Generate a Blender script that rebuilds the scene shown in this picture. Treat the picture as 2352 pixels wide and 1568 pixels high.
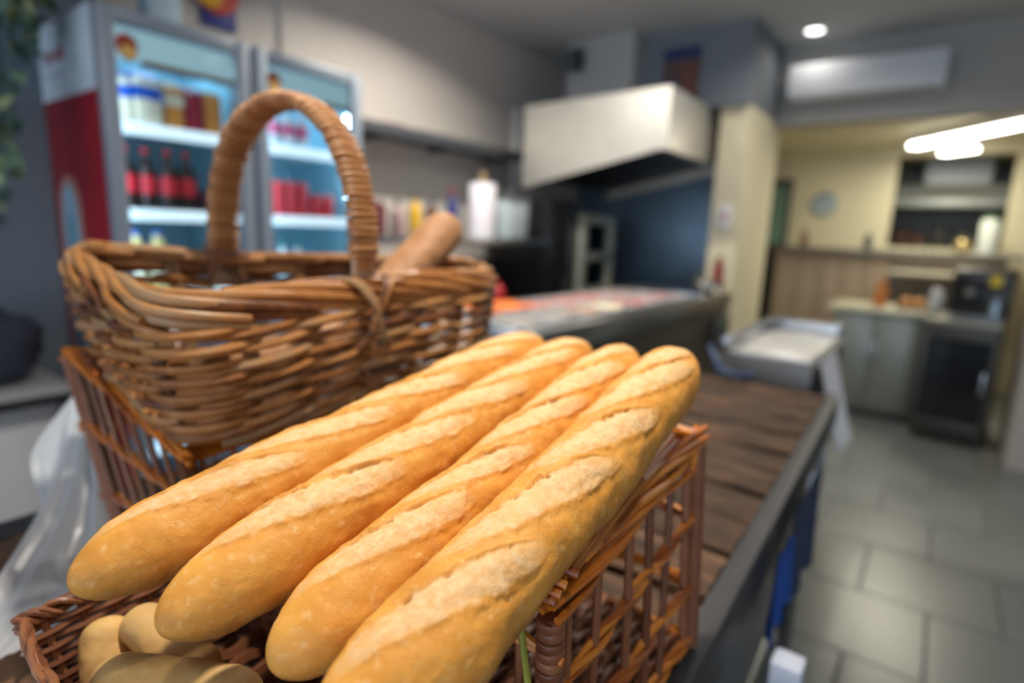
import bpy, bmesh, math, random
import numpy as np
from mathutils import Vector, Matrix

for o in list(bpy.data.objects): bpy.data.objects.remove(o)
SC = bpy.context.scene
COL = SC.collection
rnd = random.Random(7)

# ------------------------------------------------------------------ camera
FPX, CX, CY, CAMZ = 1320.0, 1176.0, 784.0, 1.38
def cam_basis(yaw, pitch, roll):
    y, p, r = (math.radians(a) for a in (yaw, pitch, roll))
    F = np.array([math.cos(p)*math.cos(y), math.cos(p)*math.sin(y), -math.sin(p)])
    R = np.array([math.sin(y), -math.cos(y), 0.0]); U = np.cross(R, F)
    return R*math.cos(r)+U*math.sin(r), -R*math.sin(r)+U*math.cos(r), F
CR, CU, CF = cam_basis(36.3, 10.9, 2.1)
CAM = np.array([0.0, 0.0, CAMZ])
def at(x, y, d):
    return CAM + d*(CR*(x-CX)/FPX + CU*(CY-y)/FPX + CF)
cd = bpy.data.cameras.new('camera'); cam = bpy.data.objects.new('camera', cd); COL.objects.link(cam)
cam.matrix_world = Matrix(((CR[0], CU[0], -CF[0], 0), (CR[1], CU[1], -CF[1], 0), (CR[2], CU[2], -CF[2], CAMZ), (0, 0, 0, 1)))
cd.sensor_width = 36; cd.lens = FPX/2352*36; cd.clip_start = 0.02; cd.clip_end = 60
cd.dof.use_dof = True; cd.dof.focus_distance = 0.405; cd.dof.aperture_fstop = 2.1
SC.camera = cam

# ------------------------------------------------------------------ world, exposure
w = bpy.data.worlds.new('world'); SC.world = w; w.use_nodes = True
bg = w.node_tree.nodes['Background']; bg.inputs[0].default_value = (0.70, 0.83, 1.0, 1); bg.inputs[1].default_value = 2.9
vs = SC.view_settings
vs.view_transform = 'Standard'; vs.look = 'None'; vs.gamma = 1; vs.use_curve_mapping = False; vs.exposure = 0.12

# ------------------------------------------------------------------ helpers
ORG = {}
def V(*a): return np.array(a, float)
def link(name, data, parent=None, loc=None):
    o = bpy.data.objects.new(name, data); COL.objects.link(o)
    if parent is not None:
        o.parent = parent; ORG[o.name] = ORG[parent.name]
    else:
        ORG[o.name] = V(0, 0, 0) if loc is None else V(*loc)
        o.location = ORG[o.name]
    return o
def mk(vf, smooth=True, org=(0, 0, 0), name='mesh', auto=None):
    v, f = vf
    me = bpy.data.meshes.new(name)
    v = np.asarray(v, float) - np.asarray(org, float)
    me.from_pydata(v.tolist(), [], f)
    if smooth:
        me.polygons.foreach_set('use_smooth', [True]*len(me.polygons))
        if auto: me.set_sharp_from_angle(angle=math.radians(auto))
    me.update()
    return me
def part(name, vf, mat, parent=None, smooth=True, auto=35, loc=None, kind=None):
    org = ORG[parent.name] if parent is not None else (V(0, 0, 0) if loc is None else V(*loc))
    me = mk(vf, smooth, org, name, auto)
    me.materials.append(mat)
    o = link(name, me, parent, loc)
    if kind: o['kind'] = kind
    return o
def thing(name, label, cat, loc, group=None):
    o = link(name, None, None, loc); o.empty_display_size = 0.05
    o['label'] = label; o['category'] = cat
    if group: o['group'] = group
    return o
def tag(o, label, cat, group=None):
    o['label'] = label; o['category'] = cat
    if group: o['group'] = group
    return o
def struct(name, vf, mat, smooth=False):
    o = part(name, vf, mat, None, smooth); o['kind'] = 'structure'; return o
def dup(root, loc, label=None, rotz=None, scale=None):
    r = root.copy(); COL.objects.link(r); r.location = loc
    if label: r['label'] = label
    if rotz is not None: r.rotation_euler = (0, 0, rotz)
    if scale is not None: r.scale = scale
    for ch in list(root.children):
        c = ch.copy(); COL.objects.link(c); c.parent = r
        for g in list(ch.children):
            d = g.copy(); COL.objects.link(d); d.parent = c
    return r
def join(*vfs):
    v, f, n = [], [], 0
    for a, b in vfs:
        a = np.asarray(a, float); v.append(a); f += [tuple(i+n for i in q) for q in b]; n += len(a)
    return np.concatenate(v), f
def box(x0, x1, y0, y1, z0, z1, bev=0.0, seg=2):
    bm = bmesh.new(); bmesh.ops.create_cube(bm, size=1)
    c = ((x0+x1)/2, (y0+y1)/2, (z0+z1)/2)
    for v in bm.verts: v.co = (c[0]+v.co.x*(x1-x0), c[1]+v.co.y*(y1-y0), c[2]+v.co.z*(z1-z0))
    if bev > 0: bmesh.ops.bevel(bm, geom=bm.edges[:], offset=bev, segments=seg, affect='EDGES', profile=0.5)
    bm.verts.index_update()
    r = (np.array([v.co[:] for v in bm.verts]), [tuple(v.index for v in q.verts) for q in bm.faces]); bm.free(); return r
def xf(vf, M):
    v = np.asarray(vf[0], float); M = np.array(M)
    return v @ M[:3, :3].T + M[:3, 3], vf[1]
def rotz(vf, a, c):
    v = np.asarray(vf[0], float) - c; s, k = math.sin(a), math.cos(a)
    R = np.array([[k, -s, 0], [s, k, 0], [0, 0, 1]]); return v @ R.T + c, vf[1]
def frames(P):
    P = np.asarray(P, float); n = len(P)
    T = np.gradient(P, axis=0); T /= np.linalg.norm(T, axis=1)[:, None] + 1e-12
    a = V(0, 0, 1) if abs(T[0][2]) < 0.9 else V(1, 0, 0)
    N = np.zeros_like(P); N[0] = np.cross(T[0], a); N[0] /= np.linalg.norm(N[0])
    for i in range(1, n):
        q = N[i-1] - T[i]*(N[i-1] @ T[i]); N[i] = q/np.linalg.norm(q)
    return T, N, np.cross(T, N)
def tube(P, r, sides=7, cap=True, flat=1.0):
    P = np.asarray(P, float); n = len(P); r = np.broadcast_to(np.asarray(r, float), (n,))
    T, N, B = frames(P)
    th = np.arange(sides)*2*math.pi/sides
    v = (P[:, None, :] + r[:, None, None]*(np.cos(th)[None, :, None]*N[:, None, :] + flat*np.sin(th)[None, :, None]*B[:, None, :])).reshape(-1, 3)
    f = [(i*sides+j, i*sides+(j+1) % sides, (i+1)*sides+(j+1) % sides, (i+1)*sides+j) for i in range(n-1) for j in range(sides)]
    if cap: f += [tuple(range(sides))[::-1], tuple(range((n-1)*sides, n*sides))]
    return v, f
def lathe(prof, seg=20, c=(0, 0, 0)):
    prof = np.asarray(prof, float); n = len(prof); th = np.arange(seg)*2*math.pi/seg
    v = np.stack([prof[:, 0][:, None]*np.cos(th), prof[:, 0][:, None]*np.sin(th), np.repeat(prof[:, 1][:, None], seg, 1)], -1).reshape(-1, 3) + np.asarray(c)
    f = [(i*seg+j, i*seg+(j+1) % seg, (i+1)*seg+(j+1) % seg, (i+1)*seg+j) for i in range(n-1) for j in range(seg)]
    f += [tuple(range(seg))[::-1], tuple(range((n-1)*seg, n*seg))]
    return v, f
def cr(P, n, closed=False):          # Catmull-Rom resampling
    P = np.asarray(P, float); m = len(P); out = []
    t = np.linspace(0, m if closed else m-1, n, endpoint=not closed)
    for s in t:
        i = int(min(math.floor(s), m-1 if closed else m-2)); q = s-i
        g = (lambda k: P[k % m]) if closed else (lambda k: P[min(max(k, 0), m-1)])
        a, b, c, d = g(i-1), g(i), g(i+1), g(i+2)
        out.append(0.5*((2*b) + (-a+c)*q + (2*a-5*b+4*c-d)*q*q + (-a+3*b-3*c+d)*q**3))
    return np.array(out)
def grid(P):                         # P (n,m,3) -> surface
    n, m = P.shape[:2]
    return P.reshape(-1, 3), [(i*m+j, i*m+j+1, (i+1)*m+j+1, (i+1)*m+j) for i in range(n-1) for j in range(m-1)]
def vnoise(P, seed=0):
    P = np.asarray(P, float); I = np.floor(P).astype(np.int64); f = P-I; f = f*f*(3-2*f); out = np.zeros(len(P))
    for dx in (0, 1):
        for dy in (0, 1):
            for dz in (0, 1):
                h = ((I[:, 0]+dx)*374761393 + (I[:, 1]+dy)*668265263 + (I[:, 2]+dz)*2246822519 + seed*3266489917) & 0xffffffff
                h = ((h ^ (h >> 13))*1274126177) & 0xffffffff; h = h ^ (h >> 16)
                wgt = (f[:, 0] if dx else 1-f[:, 0])*(f[:, 1] if dy else 1-f[:, 1])*(f[:, 2] if dz else 1-f[:, 2])
                out += wgt*(h/4294967295.0)
    return out*2-1
def fbm(P, oct=3, seed=0):
    s = 0; a = 1
    for k in range(oct): s = s + a*vnoise(np.asarray(P)*2**k, seed+k); a *= .5
    return s
def sm(a, b, x): t = np.clip((x-a)/(b-a), 0, 1); return t*t*(3-2*t)

# ------------------------------------------------------------------ materials
MATS = {}
def nodes(name):
    m = bpy.data.materials.new(name); m.use_nodes = True; nt = m.node_tree
    return m, nt, nt.nodes['Principled BSDF'], nt.nodes.new, nt.links.new
def M(name, col, rough=.5, metal=0., var=0., scale=20., bump=0., bscale=None, spec=.5, emit=None, estr=0., stretch=None, rndv=0., coat=0.):
    if name in MATS: return MATS[name]
    m, nt, b, N, L = nodes(name)
    col = tuple(col)+(1,)
    b.inputs['Base Color'].default_value = col; b.inputs['Roughness'].default_value = rough
    b.inputs['Metallic'].default_value = metal; b.inputs['Specular IOR Level'].default_value = spec
    b.inputs['Coat Weight'].default_value = coat; b.inputs['Coat Roughness'].default_value = .2
    if emit: b.inputs['Emission Color'].default_value = tuple(emit)+(1,); b.inputs['Emission Strength'].default_value = estr
    tc = N('ShaderNodeTexCoord'); src = tc.outputs['Object']
    if stretch:
        mp = N('ShaderNodeMapping'); mp.inputs['Scale'].default_value = stretch; L(src, mp.inputs[0]); src = mp.outputs[0]
    if var or rndv:
        nz = N('ShaderNodeTexNoise'); nz.inputs['Scale'].default_value = scale; nz.inputs['Detail'].default_value = 5; L(src, nz.inputs['Vector'])
        hs = N('ShaderNodeHueSaturation'); hs.inputs['Color'].default_value = col
        mr = N('ShaderNodeMapRange'); mr.inputs['From Min'].default_value = .3; mr.inputs['From Max'].default_value = .7
        mr.inputs['To Min'].default_value = 1-var; mr.inputs['To Max'].default_value = 1+var; L(nz.outputs[0], mr.inputs[0])
        out = mr.outputs[0]
        if rndv:
            oi = N('ShaderNodeObjectInfo'); m2 = N('ShaderNodeMapRange'); m2.inputs['To Min'].default_value = 1-rndv; m2.inputs['To Max'].default_value = 1+rndv
            L(oi.outputs['Random'], m2.inputs[0]); mu = N('ShaderNodeMath'); mu.operation = 'MULTIPLY'; L(out, mu.inputs[0]); L(m2.outputs[0], mu.inputs[1]); out = mu.outputs[0]
        L(out, hs.inputs['Value']); L(hs.outputs[0], b.inputs['Base Color'])
    if bump:
        n2 = N('ShaderNodeTexNoise'); n2.inputs['Scale'].default_value = bscale or scale*3; n2.inputs['Detail'].default_value = 4; L(src, n2.inputs['Vector'])
        bp = N('ShaderNodeBump'); bp.inputs['Strength'].default_value = bump; bp.inputs['Distance'].default_value = .002
        L(n2.outputs[0], bp.inputs['Height']); L(bp.outputs[0], b.inputs['Normal'])
    MATS[name] = m; return m
def wicker(name, stops, rough=.45, coat=0., bump=.4):
    m, nt, b, N, L = nodes(name)
    oi = N('ShaderNodeObjectInfo'); cr_ = N('ShaderNodeValToRGB'); el = cr_.color_ramp.elements
    el[0].position = stops[0][0]; el[0].color = stops[0][1]+(1,); el[1].position = stops[-1][0]; el[1].color = stops[-1][1]+(1,)
    for p, c in stops[1:-1]: e = el.new(p); e.color = c+(1,)
    tc = N('ShaderNodeTexCoord'); nz = N('ShaderNodeTexNoise'); nz.inputs['Scale'].default_value = 38; nz.inputs['Detail'].default_value = 5
    L(tc.outputs['Object'], nz.inputs['Vector'])
    ad = N('ShaderNodeMath'); ad.operation = 'MULTIPLY_ADD'; ad.inputs[1].default_value = .9; ad.inputs[2].default_value = -.45; L(nz.outputs[0], ad.inputs[0])
    a2 = N('ShaderNodeMath'); a2.operation = 'ADD'; L(ad.outputs[0], a2.inputs[0]); L(oi.outputs['Random'], a2.inputs[1]); L(a2.outputs[0], cr_.inputs[0])
    L(cr_.outputs[0], b.inputs['Base Color']); b.inputs['Roughness'].default_value = rough
    b.inputs['Coat Weight'].default_value = coat; b.inputs['Coat Roughness'].default_value = .25
    n2 = N('ShaderNodeTexNoise'); n2.inputs['Scale'].default_value = 260; n2.inputs['Detail'].default_value = 3; L(tc.outputs['Object'], n2.inputs['Vector'])
    bp = N('ShaderNodeBump'); bp.inputs['Strength'].default_value = bump; bp.inputs['Distance'].default_value = .0012
    L(n2.outputs[0], bp.inputs['Height']); L(bp.outputs[0], b.inputs['Normal'])
    MATS[name] = m; return m
def glassy(name, tint=(1, 1, 1), fac=.10, rough=.02):
    m, nt, b, N, L = nodes(name); nt.nodes.remove(b)
    t = N('ShaderNodeBsdfTransparent'); t.inputs[0].default_value = tuple(tint)+(1,)
    g = N('ShaderNodeBsdfGlossy'); g.inputs['Roughness'].default_value = rough
    fr = N('ShaderNodeFresnel'); fr.inputs[0].default_value = 1.35; mx = N('ShaderNodeMixShader')
    L(fr.outputs[0], mx.inputs[0]); L(t.outputs[0], mx.inputs[1]); L(g.outputs[0], mx.inputs[2])
    L(mx.outputs[0], nt.nodes['Material Output'].inputs[0]); MATS[name] = m; return m
def emis(name, col, s):
    return M(name, col, .5, emit=col, estr=s)

STEEL = M('steel', (.45, .46, .47), .28, 1., .08, 8, .05, 60)
STEELD = M('steel_dark', (.20, .21, .22), .32, 1., .1, 8)
BLACK = M('black', (.012, .012, .014), .45)
WHITE = M('white_plastic', (.75, .75, .75), .4)
GREYP = M('grey_paint', (.20, .24, .29), .45)
GLASS = glassy('door_glass')

def bread_mat(name, crust, crust2, pale, under, speck=.5, bump=.5):
    m, nt, b, N, L = nodes(name)
    tc = N('ShaderNodeTexCoord'); ob = tc.outputs['Object']
    def noise(s, d=5, r=.55):
        n = N('ShaderNodeTexNoise'); n.inputs['Scale'].default_value = s; n.inputs['Detail'].default_value = d; n.inputs['Roughness'].default_value = r; L(ob, n.inputs['Vector']); return n.outputs[0]
    def attr(n): a = N('ShaderNodeAttribute'); a.attribute_name = n; return a.outputs['Fac']
    def rng(src, a, bb, c=0., d=1.):
        r = N('ShaderNodeMapRange'); r.inputs[1].default_value = a; r.inputs[2].default_value = bb; r.inputs[3].default_value = c; r.inputs[4].default_value = d; L(src, r.inputs[0]); return r.outputs[0]
    def mix(f, a, bb, mode='MIX'):
        x = N('ShaderNodeMix'); x.data_type = 'RGBA'; x.blend_type = mode
        L(f, x.inputs[0])
        for s, i in ((a, 6), (bb, 7)):
            if isinstance(s, tuple): x.inputs[i].default_value = s+(1,)
            else: L(s, x.inputs[i])
        return x.outputs[2]
    c = mix(rng(noise(32), .35, .68), crust, crust2)
    c = mix(rng(noise(14, 6, .6), .52, .60, 0., .38), c, tuple(k*.72 for k in crust))
    c = mix(rng(noise(140, 4), .56, .75, 0., .35), c, tuple(min(1, k*1.25) for k in pale))
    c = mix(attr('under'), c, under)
    sc = N('ShaderNodeMath'); sc.operation = 'MULTIPLY'; L(attr('score'), sc.inputs[0]); L(rng(noise(130, 6, .7), .32, .60, .30, 1.), sc.inputs[1])
    c = mix(sc.outputs[0], c, pale)
    bn = N('ShaderNodeMath'); bn.operation = 'MULTIPLY'; L(attr('burn'), bn.inputs[0]); L(rng(noise(70), .35, .6), bn.inputs[1])
    c = mix(bn.outputs[0], c, (.56, .19, .025))
    c = mix(rng(attr('crack'), .35, 1., 0., .7), c, (.30, .13, .05))  # shade inside the score cracks painted into the crust colour
    c = mix(rng(noise(420, 2), .70, .78, 0., speck), c, (.30, .13, .04))
    L(c, b.inputs['Base Color']); b.inputs['Roughness'].default_value = .58; b.inputs['Specular IOR Level'].default_value = .35
    b.inputs['Subsurface Weight'].default_value = .12; b.inputs['Subsurface Radius'].default_value = (.006, .003, .001); b.inputs['Subsurface Scale'].default_value = .5
    # relief: fine grain, hairline crackle, rough scores
    vo = N('ShaderNodeTexVoronoi'); vo.feature = 'DISTANCE_TO_EDGE'; vo.inputs['Scale'].default_value = 75; 
    wn = N('ShaderNodeTexNoise'); wn.inputs['Scale'].default_value = 60; L(ob, wn.inputs['Vector'])
    va = N('ShaderNodeVectorMath'); va.operation = 'MULTIPLY_ADD'; va.inputs[1].default_value = (.02, .02, .02); L(wn.outputs['Color'], va.inputs[0]); L(ob, va.inputs[2]); L(va.outputs[0], vo.inputs['Vector'])
    crk = rng(vo.outputs['Distance'], 0., .03, -.16, 0.)
    h1 = N('ShaderNodeMath'); h1.operation = 'MULTIPLY_ADD'; L(noise(520, 3), h1.inputs[0]); h1.inputs[1].default_value = .35; L(crk, h1.inputs[2])
    h2 = N('ShaderNodeMath'); h2.operation = 'MULTIPLY_ADD'; L(noise(260, 5, .7), h2.inputs[0]); L(rng(attr('score'), 0., 1., .25, 1.2), h2.inputs[1]); L(h1.outputs[0], h2.inputs[2])
    bp = N('ShaderNodeBump'); bp.inputs['Strength'].default_value = bump; bp.inputs['Distance'].default_value = .0014; L(h2.outputs[0], bp.inputs['Height']); L(bp.outputs[0], b.inputs['Normal'])
    MATS[name] = m; return m
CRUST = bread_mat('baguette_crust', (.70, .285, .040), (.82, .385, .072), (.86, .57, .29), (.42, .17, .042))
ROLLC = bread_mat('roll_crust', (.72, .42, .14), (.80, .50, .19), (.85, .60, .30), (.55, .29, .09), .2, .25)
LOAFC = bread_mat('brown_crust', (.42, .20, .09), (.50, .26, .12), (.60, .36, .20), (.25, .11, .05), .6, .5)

WICK = wicker('basket_willow', [(0., (.10, .030, .010)), (.2, (.22, .075, .018)), (.5, (.36, .14, .034)), (.8, (.45, .20, .06)), (1., (.36, .21, .10))], .45, .08)
WRAP = wicker('handle_cane', [(0., (.34, .14, .045)), (.5, (.45, .20, .07)), (1., (.54, .27, .11))], .45, .1)
STAKE = wicker('basket_stakes', [(0., (.10, .04, .015)), (.6, (.26, .12, .04)), (1., (.34, .20, .08))], .5)
RACK = wicker('rack_willow', [(0., (.30, .065, .004)), (.5, (.60, .165, .008)), (1., (.70, .25, .025))], .42, .12, .3)
RACKD = wicker('rack_poles', [(0., (.13, .04, .015)), (.6, (.23, .08, .034)), (1., (.31, .12, .05))], .42, .12, .25)

# ------------------------------------------------------------------ room shell
CEIL = 2.84
M('plaster_warm', (.60, .56, .52), .75, 0, .04, 2.); M('plaster_cream', (.66, .60, .42), .7, 0, .04, 2.)
M('ceiling_paint', (.50, .53, .54), .8); M('bluegrey_tone', (.16, .20, .25), .7)
M('grout', (.10, .10, .10), .8)
fl = struct('floor', box(-3, 9.4, -3, 3, -.08, -.004), MATS['grout'])
TILE = M('floor_tile', (.155, .165, .16), .30, 0, .10, 3., .05, 40, rndv=.05)
TP = .455
tm = mk(box(-TP/2+.004, TP/2-.004, -TP/2+.004, TP/2-.004, -.008, 0, .0015, 1), False, name='tile'); tm.materials.append(TILE)
far = []
for i in range(-7, 20):
    for j in range(-7, 7):
        x = 2.33 + (i-4)*TP; y = -.14 + j*TP + (.5*TP if i % 2 == 0 else 0)
        if x < -2.7 or x > 9.1 or abs(y) > 2.75: continue
        if x > 1.2 and x < 6.2 and y < 1.1 and y > -2.3:
            t = link('tile', tm, fl); t.location = (x, y, 0)
        else: far.append((np.array([v.co[:] for v in tm.vertices])+V(x, y, 0), [tuple(p.vertices) for p in tm.polygons]))
fo = part('tile_field', join(*far), TILE, fl, False, None, kind='stuff')
struct('ceiling', box(-3, 5.2, -3, 3, CEIL, CEIL+.1), MATS['ceiling_paint'])
wb = struct('wall_back', box(2.13, 5.3, 3.0, 3.15, 0, CEIL), MATS['plaster_warm'])
struct('wall_back_left', box(1.9, 2.13, 2.99, 3.15, 0, CEIL), MATS['plaster_warm'])
struct('wall_back_niche', box(-3, 1.9, 3.02, 3.17, 0, CEIL), MATS['plaster_warm'])
struct('wall_right', box(-3, 4.6, -3.15, -3, 0, CEIL), MATS['plaster_warm'])
struct('wall_bluegrey', box(-3, 1.05, 2.985, 3.02, 0, CEIL), MATS['bluegrey_tone'])  # back wall given a blue-grey tone left of the fridge
# shop front behind the camera: frame and panes that let the daylight in
wf = struct('window_1', join(box(-3.1, -3, -3, 3, 0, .35), box(-3.1, -3, -3, 3, 2.6, CEIL), *[box(-3.08, -3.0, y-.04, y+.04, .35, 2.6) for y in (-3+.04, -1, 1, 3-.04)]), M('shopfront_frame', (.10, .10, .11), .4))
for y in (-2, 0, 2): part('pane', box(-3.05, -3.04, y-.95, y+.95, .36, 2.59), GLASS, wf, False)
# bulkhead with the opening to the back room, partition and pillar
struct('wall_bulkhead', box(5.1, 5.25, -3, 1.25, 2.27, CEIL), M('bulkhead_paint', (.36, .35, .33), .7))
struct('wall_partition', box(4.36, 5.25, 1.22, 1.42, 0, 2.30), MATS['plaster_cream'])
struct('wall_soffit', box(4.30, 5.3, 1.22, 2.02, 2.30, CEIL), M('soffit_paint', (.17, .19, .22), .7))
struct('wall_duct', box(4.12, 5.3, 2.02, 2.58, 2.31, CEIL), M('duct_paint', (.40, .40, .40), .7))
struct('wall_pillar', box(4.70, 5.25, -3.0, -.50, 0, CEIL), M('pillar_paint', (.40, .37, .33), .7))
struct('wall_kitchen_end', box(5.25, 5.35, 1.42, 3.1, 0, CEIL), MATS['bluegrey_tone'])
# back room
struct('ceiling_back', box(5.2, 9.4, -2.5, 2.2, 2.34, 2.44), MATS['plaster_cream'])
FX = 7.2
struct('wall_far', join(box(FX, FX+.12, .50, 1.75, 0, 2.34), box(FX, FX+.12, -2.5, .50, 0, 1.36), box(FX, FX+.12, -2.5, -.42, 1.36, 2.34), box(FX, FX+.12, -.42, .50, 2.26, 2.34)), MATS['plaster_cream'])
struct('wall_far_left', box(5.25, 7.3, 1.75, 1.87, 0, 2.34), MATS['plaster_cream'])
struct('wall_far_right', box(5.25, 9.4, -2.6, -2.5, 0, 2.44), MATS['plaster_cream'])
struct('wall_kitchen', join(box(9.2, 9.4, -2.5, 1.9, 0, 2.44), box(7.3, 9.3, 1.75, 1.87, 0, 2.44)), M('kitchen_tile', (.42, .42, .38), .4))
dr = struct('door_1', box(7.12, 7.19, 1.46, 1.73, 0, 2.05, .01), M('door_dark', (.02, .018, .018), .5))
part('door_glass', box(7.11, 7.12, 1.49, 1.70, 1.35, 1.98), M('green_glass', (.12, .22, .19), .2), dr, False)

# ------------------------------------------------------------------ lamps
def downlight(x, y, z, label, power, col=(1., .93, .82), spread=150, glow=6.):
    t = thing('downlight', label, 'ceiling light', (x, y, z), 'recessed ceiling downlights')
    a = np.linspace(0, 2*math.pi, 25)
    part('trim_ring', tube(np.stack([x+.062*np.cos(a), y+.062*np.sin(a), np.full(25, z-.004)], 1), .007, 6), WHITE, t)
    part('lens', lathe([(.0005, z-.010), (.03, z-.009), (.056, z-.005), (.057, z-.001)], 24, (x, y, 0)), emis('lens_glow', (1., .97, .92), glow), t)
    ld = bpy.data.lights.new('downlight_beam', 'AREA'); ld.shape = 'DISK'; ld.size = .11; ld.energy = power; ld.color = col; ld.spread = math.radians(spread)
    l = link('downlight_beam', ld, t); l.location = (0, 0, -.014)
LAB = 'small round recessed downlight glowing in the grey ceiling, added where out of view'
for x, y, p in ((4.75, .95, 1.2), (.70, .50, 22), (.0, -.3, 4), (2.45, 2.0, 36), (2.9, -.9, 3), (3.8, .6, 14)):  # first is in view; the others are added to light bread, wall and hood
    downlight(x, y, CEIL, LAB, p)

# ------------------------------------------------------------------ bread
def loaf_mesh(A, B, R, slashes=(), seed=0, nt=300, na=120, flat=.92, blunt=.16, bend=0., lump=.0022, taper=0.):
    """A, B: axis ends (tips). Angle 0 is up, positive to the left of the axis."""
    A, B = np.asarray(A, float), np.asarray(B, float); Ln = np.linalg.norm(B-A); ex = (B-A)/Ln
    up = V(0, 0, 1); ez = up-ex*(ex @ up); ez /= np.linalg.norm(ez); ey = np.cross(ez, ex)
    t = np.linspace(0, 1, nt); t = .5-.5*np.cos(math.pi*t)*(.35+.65*np.abs(np.cos(math.pi*t))**.3)/1.0; t = (t-t[0])/(t[-1]-t[0])
    th = np.linspace(-math.pi, math.pi, na, endpoint=False)
    T, H = np.meshgrid(t, th, indexing='ij'); s = T*Ln
    e = np.minimum(T, 1-T)/blunt; prof = np.where(e < 1, np.sqrt(np.clip(1-(1-np.clip(e, 0, 1))**2.3, 0, 1)), 1.)
    prof = prof*(1-taper*(1-np.sin(math.pi*T)))
    r = R*prof
    P = A + s[..., None]*ex + (bend*np.sin(math.pi*T))[..., None]*ey
    d0 = np.cos(H)[..., None]*ez*flat + np.sin(H)[..., None]*ey
    Q = (P + r[..., None]*d0).reshape(-1, 3)
    disp = lump*fbm(Q*22, 3, seed) + .0006*fbm(Q*90, 3, seed+9)
    disp = disp.reshape(T.shape)*np.clip(prof, .2, 1)
    score = np.zeros_like(T); burn = np.zeros_like(T); crk = np.zeros_like(T)
    jag = fbm(Q*150, 3, seed+20).reshape(T.shape); wob = fbm(Q*45, 2, seed+30).reshape(T.shape)
    for (sc, hl, th0, th1, wd) in slashes:
        a = (s-sc*Ln)/(hl*Ln); ins = np.abs(a) < 1
        c = .5*(th0+th1)+.5*(th1-th0)*a + .06*wob
        wdt = wd*np.sqrt(np.clip(1-a*a, 1e-4, 1))*(1+.12*wob)+.02
        q = (H-c)/wdt; amp = np.where(ins, np.clip(1-a**4, 0, 1), 0)*np.clip(prof, 0, 1)
        q = q+.17*jag
        m = sm(-1.05, -.85, q)*(1-sm(.85, 1.0, q))*amp
        crack = np.exp(-((q-.88)/.10)**2)*amp*sm(-.75, -.2, a+.3*wob)*sm(1.0, .6, a)*sm(-.45, .05, wob+.15*jag)
        lip = np.exp(-((q-1.18)/.16)**2)*amp; ridge = np.exp(-((q+1.02)/.14)**2)*amp
        crk = np.maximum(crk, np.clip(crack*(.75+.8*jag), 0, 1))
        disp += -.0030*crack*(1+.7*jag) + .0014*lip + m*(-.0006+.0013*(1-(q+.25)**2).clip(0)+.0006*jag) + .0007*ridge*(1+.6*jag) - .0005*np.exp(-((q+1.4)/.25)**2)*amp
        score = np.maximum(score, np.clip(m*(1.05-.25*sm(.0, -1., q)+.2*jag)-.35*crack, 0, 1))
        burn = np.maximum(burn, np.clip(ridge*(.6+.9*jag), 0, 1)*.6); burn = np.maximum(burn, np.clip(crack*(.3+.8*jag), 0, 1)*.3)
    X = Q + (disp.reshape(-1, 1))*d0.reshape(-1, 3)
    f = [(i*na+j, (i+1)*na+j, (i+1)*na+(j+1) % na, i*na+(j+1) % na) for i in range(nt-1) for j in range(na)]
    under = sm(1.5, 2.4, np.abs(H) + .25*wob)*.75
    return (X, f), score.ravel(), burn.ravel(), under.ravel(), crk.ravel()
def loaf(name, label, cat, A, B, R, mat, group=None, **k):
    (v, f), sc, bu, un, ck_ = loaf_mesh(A, B, R, **k)
    o = part(name, (v, f), mat, None, True, None, loc=tuple(np.round((np.asarray(A)+np.asarray(B))/2, 3)))
    for n, d in (('score', sc), ('burn', bu), ('under', un), ('crack', ck_)):
        at_ = o.data.attributes.new(n, 'FLOAT', 'POINT'); at_.data.foreach_set('value', d.astype(np.float32))
    return tag(o, label, cat, group)
def sl(n, lo, hi, hl, a0, a1, w, seed):
    g = random.Random(seed); return [(lo+(hi-lo)*k/(n-1)+g.uniform(-.008, .008), hl*g.uniform(.92, 1.08), a0+g.uniform(-.06, .06), a1+g.uniform(-.06, .06), w*g.uniform(.9, 1.1)) for k in range(n)]
G = 'crusty baguettes laid side by side on the wicker rack'
BA = ((.104, .4315, 1.138), (.660, .4365, 1.226)), ((.128, .3605, 1.1270), (.662, .3655, 1.229)), ((.162, .290, 1.114), (.652, .297, 1.233)), ((.140, .2135, 1.114), (.640, .2245, 1.242))
HI = dict(nt=540, na=240)
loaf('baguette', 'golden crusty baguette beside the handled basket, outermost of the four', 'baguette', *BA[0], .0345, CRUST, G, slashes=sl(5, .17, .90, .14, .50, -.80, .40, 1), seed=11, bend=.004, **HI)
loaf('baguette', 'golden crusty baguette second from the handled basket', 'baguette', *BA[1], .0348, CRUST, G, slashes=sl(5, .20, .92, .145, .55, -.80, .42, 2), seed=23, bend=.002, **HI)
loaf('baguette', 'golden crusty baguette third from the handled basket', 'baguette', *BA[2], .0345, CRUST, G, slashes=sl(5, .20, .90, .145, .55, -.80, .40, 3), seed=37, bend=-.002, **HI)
loaf('baguette', 'golden crusty baguette with deep pale scores lying along the rack rim', 'baguette', *BA[3], .0378, CRUST, G, slashes=sl(5, .19, .93, .15, .50, -.90, .42, 4), seed=51, bend=-.003, **HI)

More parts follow.
